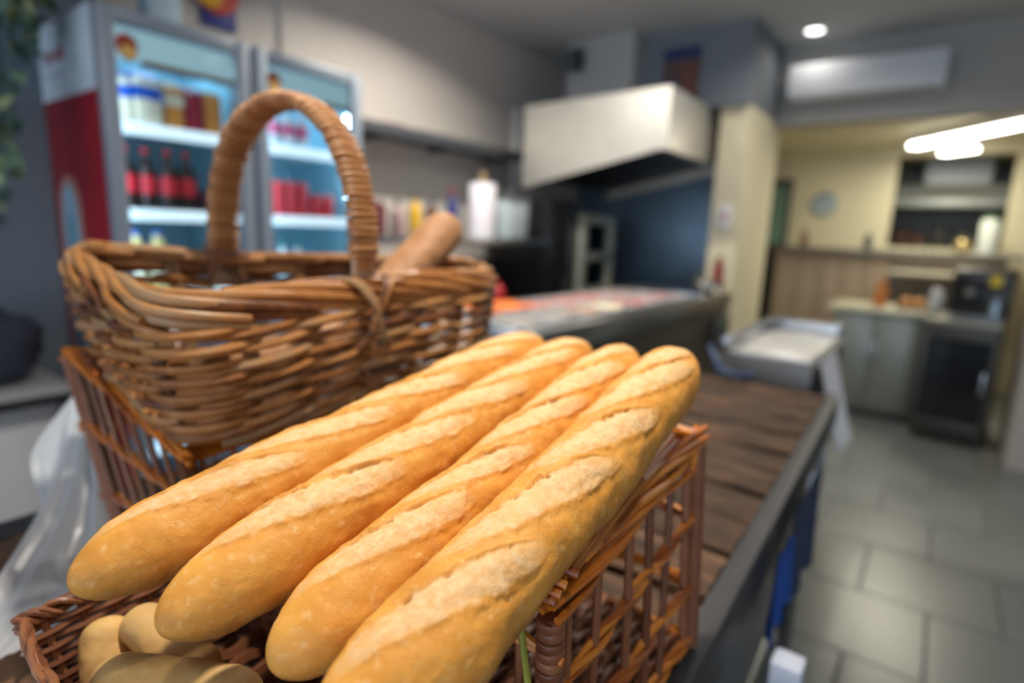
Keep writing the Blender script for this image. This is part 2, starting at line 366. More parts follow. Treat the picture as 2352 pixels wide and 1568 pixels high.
# ------------------------------------------------------------------ handled wicker basket
RIM = [at(*p) for p in ((165, 590, .84), (235, 640, .72), (325, 683, .625), (480, 692, .635), (700, 668, .74), (850, 652, .83), (1000, 638, .92), (1105, 634, 1.02),
                        (1118, 620, 1.10), (1050, 603, 1.19), (900, 602, 1.10), (700, 597, 1.02), (500, 593, .95), (300, 580, .87), (205, 572, .85))]
RIM = np.array(RIM); CEN = RIM.mean(0)
NST = 18
_dense = cr(RIM, 960, True)
for _ in range(60): _dense = (np.roll(_dense, 1, 0)+_dense*2+np.roll(_dense, -1, 0))/4
_seg = np.r_[0, np.cumsum(np.linalg.norm(np.diff(np.r_[_dense, _dense[:1]], axis=0), axis=1))]; PERIM = _seg[-1]
def rim_at(u):                        # u in stakes, u = 0..NST
    q = (np.asarray(u, float) % NST)/NST*PERIM
    d = np.r_[_dense, _dense[:1]]
    return np.stack([np.interp(q, _seg, d[:, k]) for k in range(3)], -1)
def bot_at(u):
    p = rim_at(u); b = CEN + (p-CEN)*V(.86, .84, 1); b[..., 1] -= .028; b[..., 0] -= .012
    b[..., 2] = 1.131 + .060*(b[..., 1]-.64); return b
def out_at(u):
    d = rim_at(np.asarray(u)+.05)-rim_at(np.asarray(u)-.05); n = np.stack([d[..., 1], -d[..., 0], 0*d[..., 0]], -1); n /= np.linalg.norm(n, axis=-1)[..., None]
    c = rim_at(u)-CEN
    return np.where((n*c).sum(-1)[..., None] > 0, n, -n)
def wall_at(u, v):
    b, r = bot_at(u), rim_at(u); v = np.asarray(v, float)[..., None]
    return b + (r-b)*v + out_at(u)*(.010*np.sin(math.pi*np.clip(v, 0, 1)))
bk = thing('wicker_basket', 'brown wicker basket with a tall wrapped hoop handle', 'basket', tuple(np.round((CEN[0], CEN[1], 1.14), 3)))
g = random.Random(5)
NR = 7; VP_ = .80/NR
for k in range(NR):
    for j in range(NST):
        u0 = j+g.uniform(-.06, .06)+.12*(k % 2); ln = g.uniform(1.5, 1.7); tau = np.linspace(0, 1, 13); u = u0+ln*tau
        r = g.uniform(.0050, .0066)
        off = r*(-1.5+3.3*np.sin(math.pi*tau)**.8); v = .045+VP_*(k+.42) + VP_*(.62*(tau-.5)) + g.uniform(-.012, .012)
        P = wall_at(u, v) + out_at(u)*off[:, None]
        part('weaver', tube(P, r*(.72+.28*np.sin(math.pi*tau)), 7), WICK, bk)
for j in range(NST):
    for s in (-.055, .055):
        vv = np.linspace(-.02, .99, 9); P = wall_at(np.full(9, j+.5+s), vv) - out_at(np.full(9, j+.5+s))*.001
        part('stake', tube(P, .0042, 6), STAKE, bk)
    tau = np.linspace(0, 1, 17)
    for lay, (ln, z0, z1, o0, o1, rr) in enumerate(((2.6, .004, -.018, -.008, .012, .0082), (2.3, .010, -.002, -.010, .004, .0076), (2.2, -.012, -.031, -.002, .010, .0070))):
        u = j+g.uniform(-.1, .1)+ln*tau+.3*lay; bumpz = .004*np.sin(math.pi*tau)
        P = rim_at(u) + out_at(u)*(o0+(o1-o0)*sm(.1, .8, tau))[:, None]; P[:, 2] += z0+(z1-z0)*tau**1.2+bumpz-.004
        part('rim_rod', tube(P, rr*g.uniform(.9, 1.08)*(1-.35*tau**2), 8), WICK, bk)
    u = j+2.2*tau; P = bot_at(u) + out_at(u)*(.000+.011*np.sin(math.pi*tau))[:, None]; P[:, 2] += -.006+.026*tau
    part('foot_rod', tube(P, .0068*(1-.25*tau), 7), WICK, bk)
uu = np.linspace(0, NST, 49)[:-1]
base = bot_at(uu); base[:, 2] += .004; nb = len(base); bc = base.mean(0)
part('base', (np.vstack([base, base-V(0, 0, .004), bc[None], bc[None]-V(0, 0, .004)]), [(i, (i+1) % nb, 2*nb) for i in range(nb)] + [((i+1) % nb+nb, i+nb, 2*nb+1) for i in range(nb)] + [(i, i+nb, (i+1) % nb+nb, (i+1) % nb) for i in range(nb)]), STAKE, bk, False)
# handle: bent core, cane wraps, bare stick ends and the crossed binding on the rim
HF, HB = at(836, 612, .822), at(516, 590, .955)
ph = np.linspace(0, math.pi, 73); yc, ya = (HF+HB)/2, (HB-HF)/2
HT = 1.556
HP = yc - np.cos(ph)[:, None]*ya*(1+.06*np.sin(ph))[:, None]; HP[:, 2] = (HF[2]*(1+np.cos(ph))+HB[2]*(1-np.cos(ph)))/2 + (HT-yc[2])*np.sin(ph)**.86
HP = np.vstack([HF-V(0, 0, .05), HP, HB-V(0, 0, .05)])
sg = np.r_[0, np.cumsum(np.linalg.norm(np.diff(HP, axis=0), axis=1))]
HP = np.stack([np.interp(np.linspace(0, sg[-1], 110), sg, HP[:, k]) for k in range(3)], 1)
for _ in range(4): HP[1:-1] = (HP[:-2]+2*HP[1:-1]+HP[2:])/4
sg = np.r_[0, np.cumsum(np.linalg.norm(np.diff(HP, axis=0), axis=1))]
def hframe(q):
    p = V(*[np.interp(q, sg, HP[:, k]) for k in range(3)]); p2 = V(*[np.interp(q+.004, sg, HP[:, k]) for k in range(3)])
    p1 = V(*[np.interp(q-.004, sg, HP[:, k]) for k in range(3)]); T = (p2-p1)/np.linalg.norm(p2-p1)
    side = V(ya[1], -ya[0], 0); side /= np.linalg.norm(side); side = side - T*(side @ T); side /= np.linalg.norm(side)
    return p, T, side, np.cross(T, side)
hw, hk = .0245, .0088
cv = []; ns = 60
for q in np.linspace(.045, sg[-1]-.045, ns):
    p, T, S_, N_ = hframe(q)
    cv += [p + S_*hw*.80*math.copysign(abs(math.cos(a))**.7, math.cos(a)) + N_*hk*.80*math.sin(a) for a in np.arange(14)*2*math.pi/14]
hd = part('handle', (np.array(cv), [(i*14+j, i*14+(j+1) % 14, (i+1)*14+(j+1) % 14, (i+1)*14+j) for i in range(ns-1) for j in range(14)]), WRAP, bk)
aa = np.linspace(0, 2*math.pi, 23)
ring = np.stack([hw*np.sign(np.cos(aa))*np.abs(np.cos(aa))**.7, hk*np.sin(aa), .0012*np.sin(aa+.6)], 1)
rm = mk(tube(ring, .0040, 7, False), True, name='wrap'); rm.materials.append(WRAP)
nw = int((sg[-1]-.13)/.0090)
for i in range(nw):
    q = .068+(sg[-1]-.136)*i/(nw-1); p, T, S_, N_ = hframe(q)
    o = link('wrap', rm, hd); k = 1+g.uniform(-.05, .07)
    T2 = T+S_*g.uniform(-.06, .06); T2 /= np.linalg.norm(T2); N2 = np.cross(T2, S_); N2 /= np.linalg.norm(N2); S2 = np.cross(N2, T2)
    p = p-ORG[bk.name]
    o.matrix_local = Matrix(((S2[0]*k, N2[0]*k, T2[0], p[0]), (S2[1]*k, N2[1]*k, T2[1], p[1]), (S2[2]*k, N2[2]*k, T2[2], p[2]), (0, 0, 0, 1)))
for end in (.0, 1.):
    for k in range(5):
        P = []
        for q in np.linspace(.002, .074, 7):
            p, T, S_, N_ = hframe(q if end == 0 else sg[-1]-q); P.append(p+S_*(k-2)*.0100)
        part('handle_stick', tube(P, .0038, 6), M('pale_willow', (.52, .36, .24), .5, 0, .2, 60), hd)
def lash(name, pts, r=.0045): part(name, tube(cr(pts, 24), r, 7, flat=.75), WICK, bk)
uh = min(np.linspace(0, NST, 721), key=lambda q: np.linalg.norm(rim_at(np.array([q]))[0]-HF))
def fr(x, y, d): return at(x, y, d)
dirx = 1 if rim_at(np.array([uh+.1]))[0][0] > rim_at(np.array([uh]))[0][0] else -1
def bp_(du, v, o): u = np.array([uh+dirx*du]); return wall_at(u, np.array([v]))[0]+out_at(u)[0]*o
for k in (-1, 1):
    for s_ in (0., .10):
        lash('binding', [bp_(k*(-.42+s_), 1.06, -.006), bp_(k*(-.34+s_), 1.03, .016), bp_(k*(-.14+s_*.6), .86, .023+.004*k), bp_(k*(.06-s_*.2), .66, .019+.003*k), bp_(k*(.20+s_), .50, .013), bp_(k*(.22+s_), .44, -.006)])
lash('binding', [fr(470, 560, .94), fr(488, 575, .93), fr(490, 600, .925), fr(485, 640, .925)], .004)

loaf('rustic_loaf', 'brown rustic loaf sticking up out of the wicker basket', 'bread', at(862, 705, .93), at(1040, 505, 1.05), .039, LOAFC, None, seed=77, nt=120, na=64, blunt=.2, lump=.0025)
loaf('rustic_loaf', 'brown rustic loaf lying low inside the wicker basket', 'bread', (.38, .74, 1.185), (.62, .80, 1.195), .034, LOAFC, None, seed=78, nt=100, na=56, blunt=.25)

# ------------------------------------------------------------------ wicker rack under the baguettes
def strand_path(A, B, n, ph, amp, turns, out, seed=0, sag=0.):
    t = np.linspace(0, 1, n); A, B = np.asarray(A), np.asarray(B); P = A+(B-A)*t[:, None]
    ex = (B-A)/np.linalg.norm(B-A); up = V(0, 0, 1); up = up-ex*(up @ ex); up /= np.linalg.norm(up); si = np.cross(ex, up)
    a = 2*math.pi*turns*t+ph
    return P + amp*(np.cos(a)[:, None]*up*1.2+np.sin(a)[:, None]*si*.8) - V(0, 0, 1)*(sag*np.sin(math.pi*t))[:, None]
def braid(parent, A, B, k, amp, r, turns, mat, name='braid_strand', seed=0):
    gg = random.Random(seed)
    for i in range(k):
        e = gg.uniform(-.012, .012); d = (np.asarray(B)-np.asarray(A)); d = d/np.linalg.norm(d)
        P = strand_path(A-d*.004, B+d*(.004+abs(e)), 34, 2*math.pi*i/k+gg.uniform(-.3, .3), amp*gg.uniform(.7, 1.25), turns*gg.uniform(.85, 1.15), None)
        part(name, tube(P, r*gg.uniform(.85, 1.12), 7), mat, parent)
def lattice(parent, T0, T1, B0, B1, bands, nst, k=3, amp=.004, r=.0032, rs=.0034, turns=3., seed=0, rim=None):
    T0, T1, B0, B1 = (np.asarray(q, float) for q in (T0, T1, B0, B1)); gg = random.Random(seed)
    for i in range(nst):
        q = (i+.5)/nst+gg.uniform(-.08, .08)/nst; a, b = T0+(T1-T0)*q, B0+(B1-B0)*(q+gg.uniform(-.3, .3)/nst)
        part('stick', tube(cr([a, (a+b)/2+V(gg.uniform(-.002, .002), gg.uniform(-.002, .002), 0), b], 7), rs*gg.uniform(.85, 1.15), 7), RACKD, parent)
    for bi, v in enumerate(bands):
        a, b = T0+(B0-T0)*v, T1+(B1-T1)*v
        if bi == 0 and rim: braid(parent, a, b, rim[0], rim[1], r*1.02, turns*.33, RACK, 'rim_strand', seed+bi)
        else: braid(parent, a, b, k, amp, r, turns*.8, RACK, 'braid_strand', seed+bi)
NRt, FRt, FLt, NLt = V(.325, .194, 1.105), V(.652, .203, 1.147), V(.640, .475, 1.180), V(.325, .462, 1.108)
NRb, FRb, FLb, NLb = V(.318, .184, .905), V(.622, .180, .905), V(.620, .475, .905), V(.318, .462, .905)
rk = thing('wicker_rack', 'varnished orange-brown wicker rack carrying the four baguettes', 'bread rack', (.46, .33, .902))
lattice(rk, NRt, FRt, NRb, FRb, (0., .37, .70, .97), 6, 4, .0045, .0034, .0042, 2.6, 3, (8, .0085))
lattice(rk, FRt, FLt, FRb, FLb, (0., .37, .70, .97), 5, 3, .004, .0034, .0042, 2.4, 13, (5, .006))
lattice(rk, FLt, NLt, FLb, NLb, (0., .37, .70, .97), 6, 3, .004, .0034, .0042, 2.4, 23, (5, .006))
lattice(rk, NLt-V(0, 0, .03), NRt-V(0, 0, .03), NLb, NRb, (0., .97), 5, 3, .004, .0034, .0042, 2.4, 33)
for a, b in ((FRt, FRb), (FLt, FLb), (NLt, NLb)): part('post', tube(cr([a-V(0, 0, .008), (a+b)/2, b], 9), .0115, 10), RACKD, rk)
pw = part('wrapped_post', tube([NRt-V(0, 0, .006), (NRt+NRb)/2, NRb], .0092, 10), RACKD, rk)
wrm = mk(lathe([(.0095, -.0040), (.0103, -.0037), (.0109, -.0022), (.0110, .0022), (.0103, .0037), (.0095, .0040)], 22), True, name='cane_wrap', auto=50); wrm.materials.append(RACKD)
for i in range(25):
    q = i/24; p = NRt+(NRb-NRt)*(.03+.94*q)-ORG[rk.name]
    o = link('cane_wrap', wrm, pw); o.location = p; o.rotation_euler = (.05+g.uniform(-.07, .07), g.uniform(-.1, .1), 0)
for k, (x, y, d) in enumerate(((1288, 1340, .405), (1315, 1315, .415), (1275, 1362, .398), (1262, 1378, .395))):
    a = at(x-26, y-10, d); b = at(x+14, y+6, d-.004); part('cut_end', tube([a, (a+b)/2, b], .0036, 8), RACK, rk)
for k in range(7):                     # loose rods of the rim fanning into the far corner
    a = at(1290+k*18, 1330-k*16, .41+.012*k); b = at(1545+k*8, 1000+k*14, .665); m_ = (a+b)/2+V(0, 0, .004*(k % 3))
    part('rim_rod', tube(cr([a, m_, b], 14), .0033, 7), RACK, rk)
corner = [at(1495, 985, .70), at(1555, 990, .685), at(1590, 1000, .668), at(1598, 1035, .655), at(1590, 1065, .65)]
part('corner_rod', tube(cr(corner, 18), .0036, 7), RACK, rk)
part('corner_rod', tube(cr([q-V(0, 0, .008) for q in corner], 18), .0034, 7), RACK, rk)
part('corner_rod', tube(cr([at(1500, 1010, .69), at(1545, 1018, .675), at(1565, 1035, .668), at(1560, 1070, .66)], 16), .0033, 7), RACK, rk)
# woven floor of the rack
for i in range(26):
    y = NRb[1]+.012+(NLb[1]-NRb[1]-.02)*i/25; P = [V(.30+.33*q, y, .912+.004*math.sin(12*q*math.pi+(i % 2)*math.pi)) for q in np.linspace(0, 1, 40)]
    part('floor_rod', tube(P, .0052, 6), RACKD, rk)

# front bin with the small rolls
BC = V(*at(48, 1432, .47)); zb = BC[2]
bn = thing('wicker_bin', 'low wicker bin of small rolls in front of the baguette rack', 'basket', (.19, .36, .902))
q0, q1, q2, q3 = V(BC[0], BC[1], zb), V(.290, .578, zb+.005), V(.285, .13, zb-.02), V(.075, .13, zb-.02)
p0, p1, p2, p3 = V(.125, BC[1]-.03, .905), V(.280, .555, .905), V(.278, .15, .905), V(.095, .15, .905)
for (a, b, c, d, sd) in ((q0, q1, p0, p1, 1), (q3, q0, p3, p0, 2), (q2, q3, p2, p3, 3), (q1, q2, p1, p2, 4)):
    rows = 22
    for i in range(rows):
        v = (i+.5)/rows; A_, B_ = a+(c-a)*v, b+(d-b)*v; t = np.linspace(0, 1, 48); ex = (B_-A_)/np.linalg.norm(B_-A_); nn = np.cross(ex, V(0, 0, 1))
        wv = 0.0020*np.sin(t*np.linalg.norm(B_-A_)/.026*math.pi+(i % 2)*math.pi)
        part('weaver', tube(A_+(B_-A_)*t[:, None]+nn*wv[:, None], .0030, 5), RACKD, bn)
    for i in range(max(3, int(np.linalg.norm(b-a)/.026))):
        q = (i+.5)/max(3, int(np.linalg.norm(b-a)/.026)); part('stake', tube([a+(b-a)*q, c+(d-c)*q], .003, 5), RACKD, bn)
    braid(bn, a, b, 5, .0042, .0030, 5., RACKD, 'rim_strand', sd)
for i in range(18):
    y = .155+(BC[1]-.045-.155)*i/17; P = [V(.10+.185*q, y, 0.955+.003*math.sin(8*q*math.pi+(i % 2)*math.pi)) for q in np.linspace(0, 1, 24)]
    part('floor_rod', tube(P, .0065, 5), RACKD, bn)
RG = 'small pale rolls in the wicker bin'
RL = ((at(262, 1640, .47), at(238, 1418, .50), .0200, 'small pale roll standing upright in the wicker bin'), (at(300, 1412, .505), at(490, 1560, .47), .0190, 'small pale roll lying slantwise behind the upright one'),
      (at(215, 1560, .44), at(600, 1610, .43), .0225, 'small pale roll lying across the wicker bin'), (at(215, 1660, .43), at(400, 1650, .41), .0190, 'small pale roll tucked against the near wall of the bin'))
for i, (a, b, r, lb) in enumerate(RL):
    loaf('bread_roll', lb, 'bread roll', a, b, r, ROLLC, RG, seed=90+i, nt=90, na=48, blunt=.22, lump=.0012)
P = cr([at(1193, 1395, .40), at(1200, 1470, .40), at(1216, 1600, .40)], 12)
tag(part('green_stem', tube(P, .0026, 8), M('green_stem', (.30, .30, .035), .45, 0, .25, 80), None, loc=tuple(np.round(P[-1], 3))), 'thin green plant stem standing beside the wrapped rack post', 'stem')

# taller wicker stand that carries the handled basket
st = thing('wicker_stand', 'brown openwork wicker stand underneath the handled basket', 'bread rack', (.50, .80, .902))
A0, A1, A2, A3 = V(.283, .672, 1.112), V(.72, .672, 1.112), V(.73, .96, 1.128), V(*at(158, 812, .875))
D0, D1, D2, D3 = V(.325, .685, .903), V(.70, .685, .903), V(.70, .93, .903), V(*at(300, 1255, .80)); D3[2] = .903
for (a, b, c, d, n_, sd) in ((A0, A1, D0, D1, 12, 41), (A1, A2, D1, D2, 7, 51), (A2, A3, D2, D3, 10, 61), (A3, A0, D3, D0, 8, 71)):
    lattice(st, a, b, c, d, (0., .36, .68, .97), n_, 3, .0042, .0034, .0034, 3., sd, (5, .006))
for a, b in ((A0, D0), (A1, D1), (A2, D2), (A3, D3)): part('post', tube([a-V(0, 0, .004), (a+b)/2, b], .0105, 9), RACKD, st)
for i in range(9):
    q = (i+.5)/9; a = A0+(A3-A0)*q; b = A1+(A2-A1)*q
    part('top_rod', tube([a-V(0, 0, .005), (a+b)/2-V(0, 0, .007), b-V(0, 0, .005)], .005, 6), RACKD, st)

# clear white plastic film hanging beside the stand
m_, nt_, b_, N_0, L_0 = nodes('plastic_film'); nt_.nodes.remove(b_)
tr = N_0('ShaderNodeBsdfTransparent'); tl = N_0('ShaderNodeBsdfTranslucent'); tl.inputs[0].default_value = (.95, .96, .98, 1)
df = N_0('ShaderNodeBsdfPrincipled'); df.inputs['Base Color'].default_value = (.90, .93, .97, 1); df.inputs['Roughness'].default_value = .25
m1 = N_0('ShaderNodeMixShader'); m1.inputs[0].default_value = .55; L_0(tl.outputs[0], m1.inputs[1]); L_0(df.outputs[0], m1.inputs[2])
m2 = N_0('ShaderNodeMixShader'); lw = N_0('ShaderNodeLayerWeight'); lw.inputs[0].default_value = .35
mr_ = N_0('ShaderNodeMapRange'); mr_.inputs[3].default_value = .86; mr_.inputs[4].default_value = .95; L_0(lw.outputs['Facing'], mr_.inputs[0]); L_0(mr_.outputs[0], m2.inputs[0])
L_0(tr.outputs[0], m2.inputs[1]); L_0(m1.outputs[0], m2.inputs[2]); L_0(m2.outputs[0], nt_.nodes['Material Output'].inputs[0]); FILM = m_
def sheet(L, R, nu, nv, amp, seed):
    l, r = cr(L, nu), cr(R, nu); P = np.zeros((nu, nv, 3))
    for i in range(nu):
        q = np.linspace(0, 1, nv)[:, None]; P[i] = l[i]*(1-q)+r[i]*q
    X = P.reshape(-1, 3); n = V(-.5, -.8, .2); uu = np.repeat(np.linspace(0, 1, nu), nv); vv = np.tile(np.linspace(0, 1, nv), nu)
    X = X + n*(amp*(.35+uu)*(np.sin(vv*17+3*uu)+.6*np.sin(vv*31+5*uu+seed)) + amp*.8*fbm(X*14, 3, seed))[:, None]
    return grid(X.reshape(nu, nv, 3))
pb = thing('plastic_bag', 'crumpled clear white plastic bag hanging beside the wicker stand', 'plastic bag', (.12, .72, .91))
part('film', sheet([at(172, 895, 1.0), at(110, 1130, .86), at(-40, 1390, .68), at(-90, 1520, .595)], [at(190, 898, 1.0), at(262, 1120, .90), at(282, 1270, .80), at(60, 1495, .60)], 44, 60, .006, 3), FILM, pb, True, None)
part('film_fold', sheet([at(170, 905, 1.02), at(75, 1040, .97), at(95, 1150, .93)], [at(190, 900, 1.02), at(190, 1000, .99), at(120, 1170, .93)], 24, 24, .004, 8), FILM, pb, True, None)

# ------------------------------------------------------------------ work counter with plank top
ct = thing('work_counter', 'long steel work counter topped with rough dark wooden planks', 'counter', (.85, .66, 0))
CX0, CX1, CYa, CYb = -.42, 2.06, .165, 1.16
part('frame', join(box(CX0, CX1, CYa, CYa+.034, .80, .899, .004), box(CX0, CX1, CYb-.055, CYb, .80, .899, .004), box(CX0, CX0+.055, CYa+.056, CYb-.056, .80, .899, .004), box(CX1-.03, CX1, CYa+.056, CYb-.056, .80, .888, .004)), M('counter_steel', (.055, .055, .06), .5, .4, .1, 6), ct)
PLK = M('rough_planks', (.085, .042, .020), .8, 0, .85, 7, 1., 60, stretch=(5, 1.3, 1), rndv=.30)
x = CX0+.06; g2 = random.Random(3)
while x < CX1-.06:
    wd = g2.uniform(.112, .128); x1 = min(x+wd, CX1-.034); n = 26
    zz = .893+g2.uniform(-.004, .004)
    ys = np.linspace(CYa+.036, CYb-.057, n); prof = [(x, zz-.030), (x, zz-.006), (x+.010, zz), ((x+x1)/2, zz+.003), (x1-.010, zz), (x1, zz-.006), (x1, zz-.030)]
    v = np.array([[px+(.004*math.sin(17*y+x*40) if k in (1, 5, 2, 4) else 0), y, pz+(.0025*math.sin(23*y+px*90) if 0 < k < 6 else 0)] for y in ys for k, (px, pz) in enumerate(prof)])
    m = len(prof); f = [(i*m+k, (i+1)*m+k, (i+1)*m+k+1, i*m+k+1) for i in range(n-1) for k in range(m-1)] + [tuple(range(m)), tuple(range((n-1)*m, n*m))[::-1]] + [(i*m, i*m+m-1, (i+1)*m+m-1, (i+1)*m) for i in range(n-1)]
    part('plank', (v, f), PLK, ct, True, 40); x = x1+.016
part('bed', box(CX0+.056, CX1-.031, CYa+.056, CYb-.056, .845, .858), BLACK, ct, False)
for lx in (CX0+.05, CX1-.08):
    for ly in (CYa+.03, CYb-.07): part('leg', box(lx, lx+.045, ly, ly+.045, 0, .80, .004), STEEL, ct)
part('lower_shelf', box(CX0+.02, CX1-.02, CYa+.05, CYb-.03, .28, .305, .003), STEELD, ct)
ct.rotation_euler = (0, 0, .034)
part('front_panel', box(CX0+.06, 1.62, CYa+.012, CYa+.022, .56, .80), M('navy_panel', (.035, .05, .08), .35), ct, False)
def hang(name, x0, x1, y, z0, z1, mat, label, cat, seed=0, n=26, amp=.006, flare=0.):
    P = np.zeros((n, n, 3))
    for i, zq in enumerate(np.linspace(0, 1, n)):
        for j, xq in enumerate(np.linspace(0, 1, n)):
            P[i, j] = (x0+(x1-x0)*xq*(1+.06*zq), y-amp*math.sin(xq*13+seed)*(.3+zq)-.004-flare*zq, z1+(z0-z1)*zq-.01*math.sin(xq*5+seed)*zq)
    v, f = grid(P); v2 = v+V(0, .003, 0); k = len(v)
    vf = (np.vstack([v, v2]), f+[tuple(i+k for i in q)[::-1] for q in f])
    return tag(part(name, vf, mat, None, True, None, loc=(round((x0+x1)/2, 3), y, round(z0, 3))), label, cat)
hang('blue_cloth', .93, 1.06, .148, .73, .87, M('blue_cloth', (.01, .07, .35), .8), 'bright blue cloth hanging from the edge of the plank counter', 'cloth', 1)
hang('navy_cloth', 1.12, 1.42, .158, .64, .88, M('navy_cloth', (.02, .04, .10), .8), 'navy blue apron hanging from the edge of the plank counter', 'apron', 2)
tag(part('white_box', box(.90, .945, .085, .130, .655, .725, .003), M('tag_white', (.62, .66, .78), .5), None, loc=(.92, .11, .655)), 'small blank white box hanging below the blue cloth', 'box')
hang('white_towel', 2.16, 2.50, .285, .66, .975, M('towel', (.80, .82, .88), .9), 'white towel hanging over the front of the steel griddle cart', 'towel', 4, flare=.09)

# steel griddle cart at the end of the planks
gc = thing('griddle_cart', 'low steel griddle cart with a pale flat top beyond the planks', 'cart', (2.50, .46, 0))
part('body', box(2.12, 2.88, .30, .62, .80, .965, .006), M('cart_steel', (.17, .165, .16), .45, .7), gc)
part('hotplate', box(2.13, 2.78, .312, .58, .966, .985, .004), M('pale_plate', (.62, .61, .60), .35, .3, .05, 6), gc)
part('back_guard', box(2.79, 2.87, .315, .61, .966, 1.03, .005), STEEL, gc); part('side_guard', box(2.13, 2.785, .582, .612, .966, 1.03, .005), STEEL, gc)
for lx in (2.13, 2.83):
    for ly in (.302, .575):
        lg = part('leg', box(lx, lx+.04, ly, ly+.04, .10, .80, .004), STEEL, gc)
        a = np.linspace(0, 2*math.pi, 17)
        part('caster', xf(lathe([(.012, -.016), (.04, -.016), (.047, -.010), (.047, .010), (.04, .016), (.012, .016)], 18), Matrix.Translation((lx+.02, ly+.02, .049)) @ Matrix.Rotation(math.pi/2, 4, 'X')), BLACK, lg)
part('shelf', box(2.16, 2.86, .32, .60, .25, .27, .003), STEELD, gc)
P = cr([V(2.10, .64, .99), V(2.03, .60, .97), V(1.99, .56, .935), V(2.0, .50, .925), V(2.06, .47, .925)], 24)
tag(part('blue_hose', tube(P, .009, 8), M('blue_hose', (.03, .07, .17), .4), None, loc=(2.06, .47, .905)), 'short dark blue hose curling onto the plank counter', 'hose')

# ------------------------------------------------------------------ chilled ingredient counter
bc_ = thing('ingredient_counter', 'stainless steel ingredient counter with sunken food pans', 'counter', (3.1, 1.55, 0))
BX0, BX1, BY0, BY1, BZ = 1.78, 4.33, 1.20, 1.92, 1.0
part('cabinet', box(BX0+.02, BX1-.02, BY0+.03, BY1-.02, .10, .86, .006), M('counter_front', (.13, .115, .095), .35, .8), bc_)
part('plinth', box(BX0+.06, BX1-.06, BY0+.08, BY1-.06, 0, .10), BLACK, bc_, False)
part('well', box(BX0+.03, BX1-.03, BY0+.04, BY1-.03, .862, .90), STEELD, bc_, False)
part('top_rim', join(box(BX0, BX1, BY0, BY0+.09, .90, BZ, .01), box(BX0, BX1, BY1-.08, BY1, .90, BZ, .01), box(BX0, BX0+.05, BY0+.091, BY1-.081, .90, BZ-.002, .006), box(3.95, BX1, BY0+.091, BY1-.081, .90, BZ-.002, .006)), STEEL, bc_)
part('control_box', box(4.0, 4.26, BY0-.02, BY0+.028, .62, .84, .006), M('control_grey', (.06, .06, .06), .4), bc_)
part('green_switch', box(4.08, 4.12, BY0-.032, BY0-.021, .76, .80, .003), M('green_switch', (.02, .25, .13), .4), bc_)
foods = [('orange', (.72, .16, .01), 'grated carrot'), ('clear', (.30, .27, .24), 'pale sliced filling'), ('brown', (.22, .09, .04), 'cooked brown filling'), ('pink', (.45, .13, .10), 'sliced pink meat'), ('cream', (.78, .68, .42), 'shredded cream cheese'),
         ('red', (.50, .05, .02), 'chopped red tomato'), ('tan', (.42, .22, .12), 'tan chopped filling'), ('rose', (.42, .20, .16), 'rosy diced meat')]
PAN = M('pan_steel', (.66, .66, .68), .38, .45)
PNX, PNY = .255, .26; px0 = BX0+.08
order = [(0, 1, 0), (0, 0, 1), (1, 1, 0), (1, 0, 1), (2, 1, 3), (2, 0, 6), (3, 1, 3), (3, 0, 4), (4, 1, 5), (4, 0, 5), (5, 1, 7), (5, 0, 7), (6, 1, 2), (6, 0, 3)]
g3 = random.Random(8)
for (ix, iy, fi) in order:
    x0, y0 = px0+ix*.268, BY0+.10+iy*.272; x1, y1 = x0+PNX, y0+PNY; zt = 1.006
    nm, colr, desc = foods[fi]
    pn = thing('food_pan', 'steel pan of %s, %s row, %s along the ingredient counter' % (desc, ('front', 'back')[iy], ('first', 'second', 'third', 'fourth', 'fifth', 'sixth', 'seventh')[ix]), 'food pan', (round((x0+x1)/2, 3), round((y0+y1)/2, 3), .902), 'steel food pans in the ingredient counter')
    part('pan', join(box(x0, x1, y0, y0+.012, .905, zt, .002), box(x0, x1, y1-.012, y1, .905, zt, .002), box(x0, x0+.012, y0+.012, y1-.012, .905, zt, .002), box(x1-.012, x1, y0+.012, y1-.012, .905, zt, .002), box(x0+.012, x1-.012, y0+.012, y1-.012, .905, .912)), PAN, pn)
    n = 16; P = np.zeros((n, n, 3))
    for i in range(n):
        for j in range(n): P[i, j] = (x0+.014+(PNX-.028)*i/(n-1), y0+.014+(PNY-.028)*j/(n-1), .985+.020*math.sin(math.pi*i/(n-1))*math.sin(math.pi*j/(n-1))+g3.uniform(-.008, .008)+(.03 if nm == 'orange' else 0))
    part('filling', grid(P), M('food_'+nm, colr, .55, 0, .3, 40), pn)
    if ix in (1, 3, 5) and iy == 0:
        part('spoon', tube(cr([V(x0+.10, y0+.12, .965), V(x0+.09, y0+.02, 1.0), V(x0+.06, y0-.04, 1.04)], 10), .006, 7), STEEL, pn)

# ------------------------------------------------------------------ back bench, shelf and cooking corner
bb = thing('back_bench', 'dark steel bench with a raised shelf along the grey wall', 'bench', (3.0, 2.65, 0))
part('top', box(2.02, 4.85, 2.28, 2.97, .86, .90, .005), STEELD, bb)
for lx in (2.05, 3.4, 4.78):
    for ly in (2.30, 2.90): part('leg', box(lx, lx+.04, ly, ly+.04, 0, .86, .003), STEELD, bb)
part('raised_shelf', box(2.02, 3.56, 2.30, 2.90, 1.285, 1.325, .006), STEEL, bb)
for lx in (2.04, 2.8, 3.50): part('shelf_upright', box(lx, lx+.03, 2.84, 2.87, .90, 1.284, .002), STEELD, bb)
ws = thing('wall_shelf', 'long dark shelf fixed along the grey wall above the bench', 'shelf', (3.1, 2.87, 1.9))
part('board', box(2.10, 3.93, 2.74, 2.995, 1.925, 1.955, .003), M('dark_shelf', (.045, .05, .06), .5), ws)
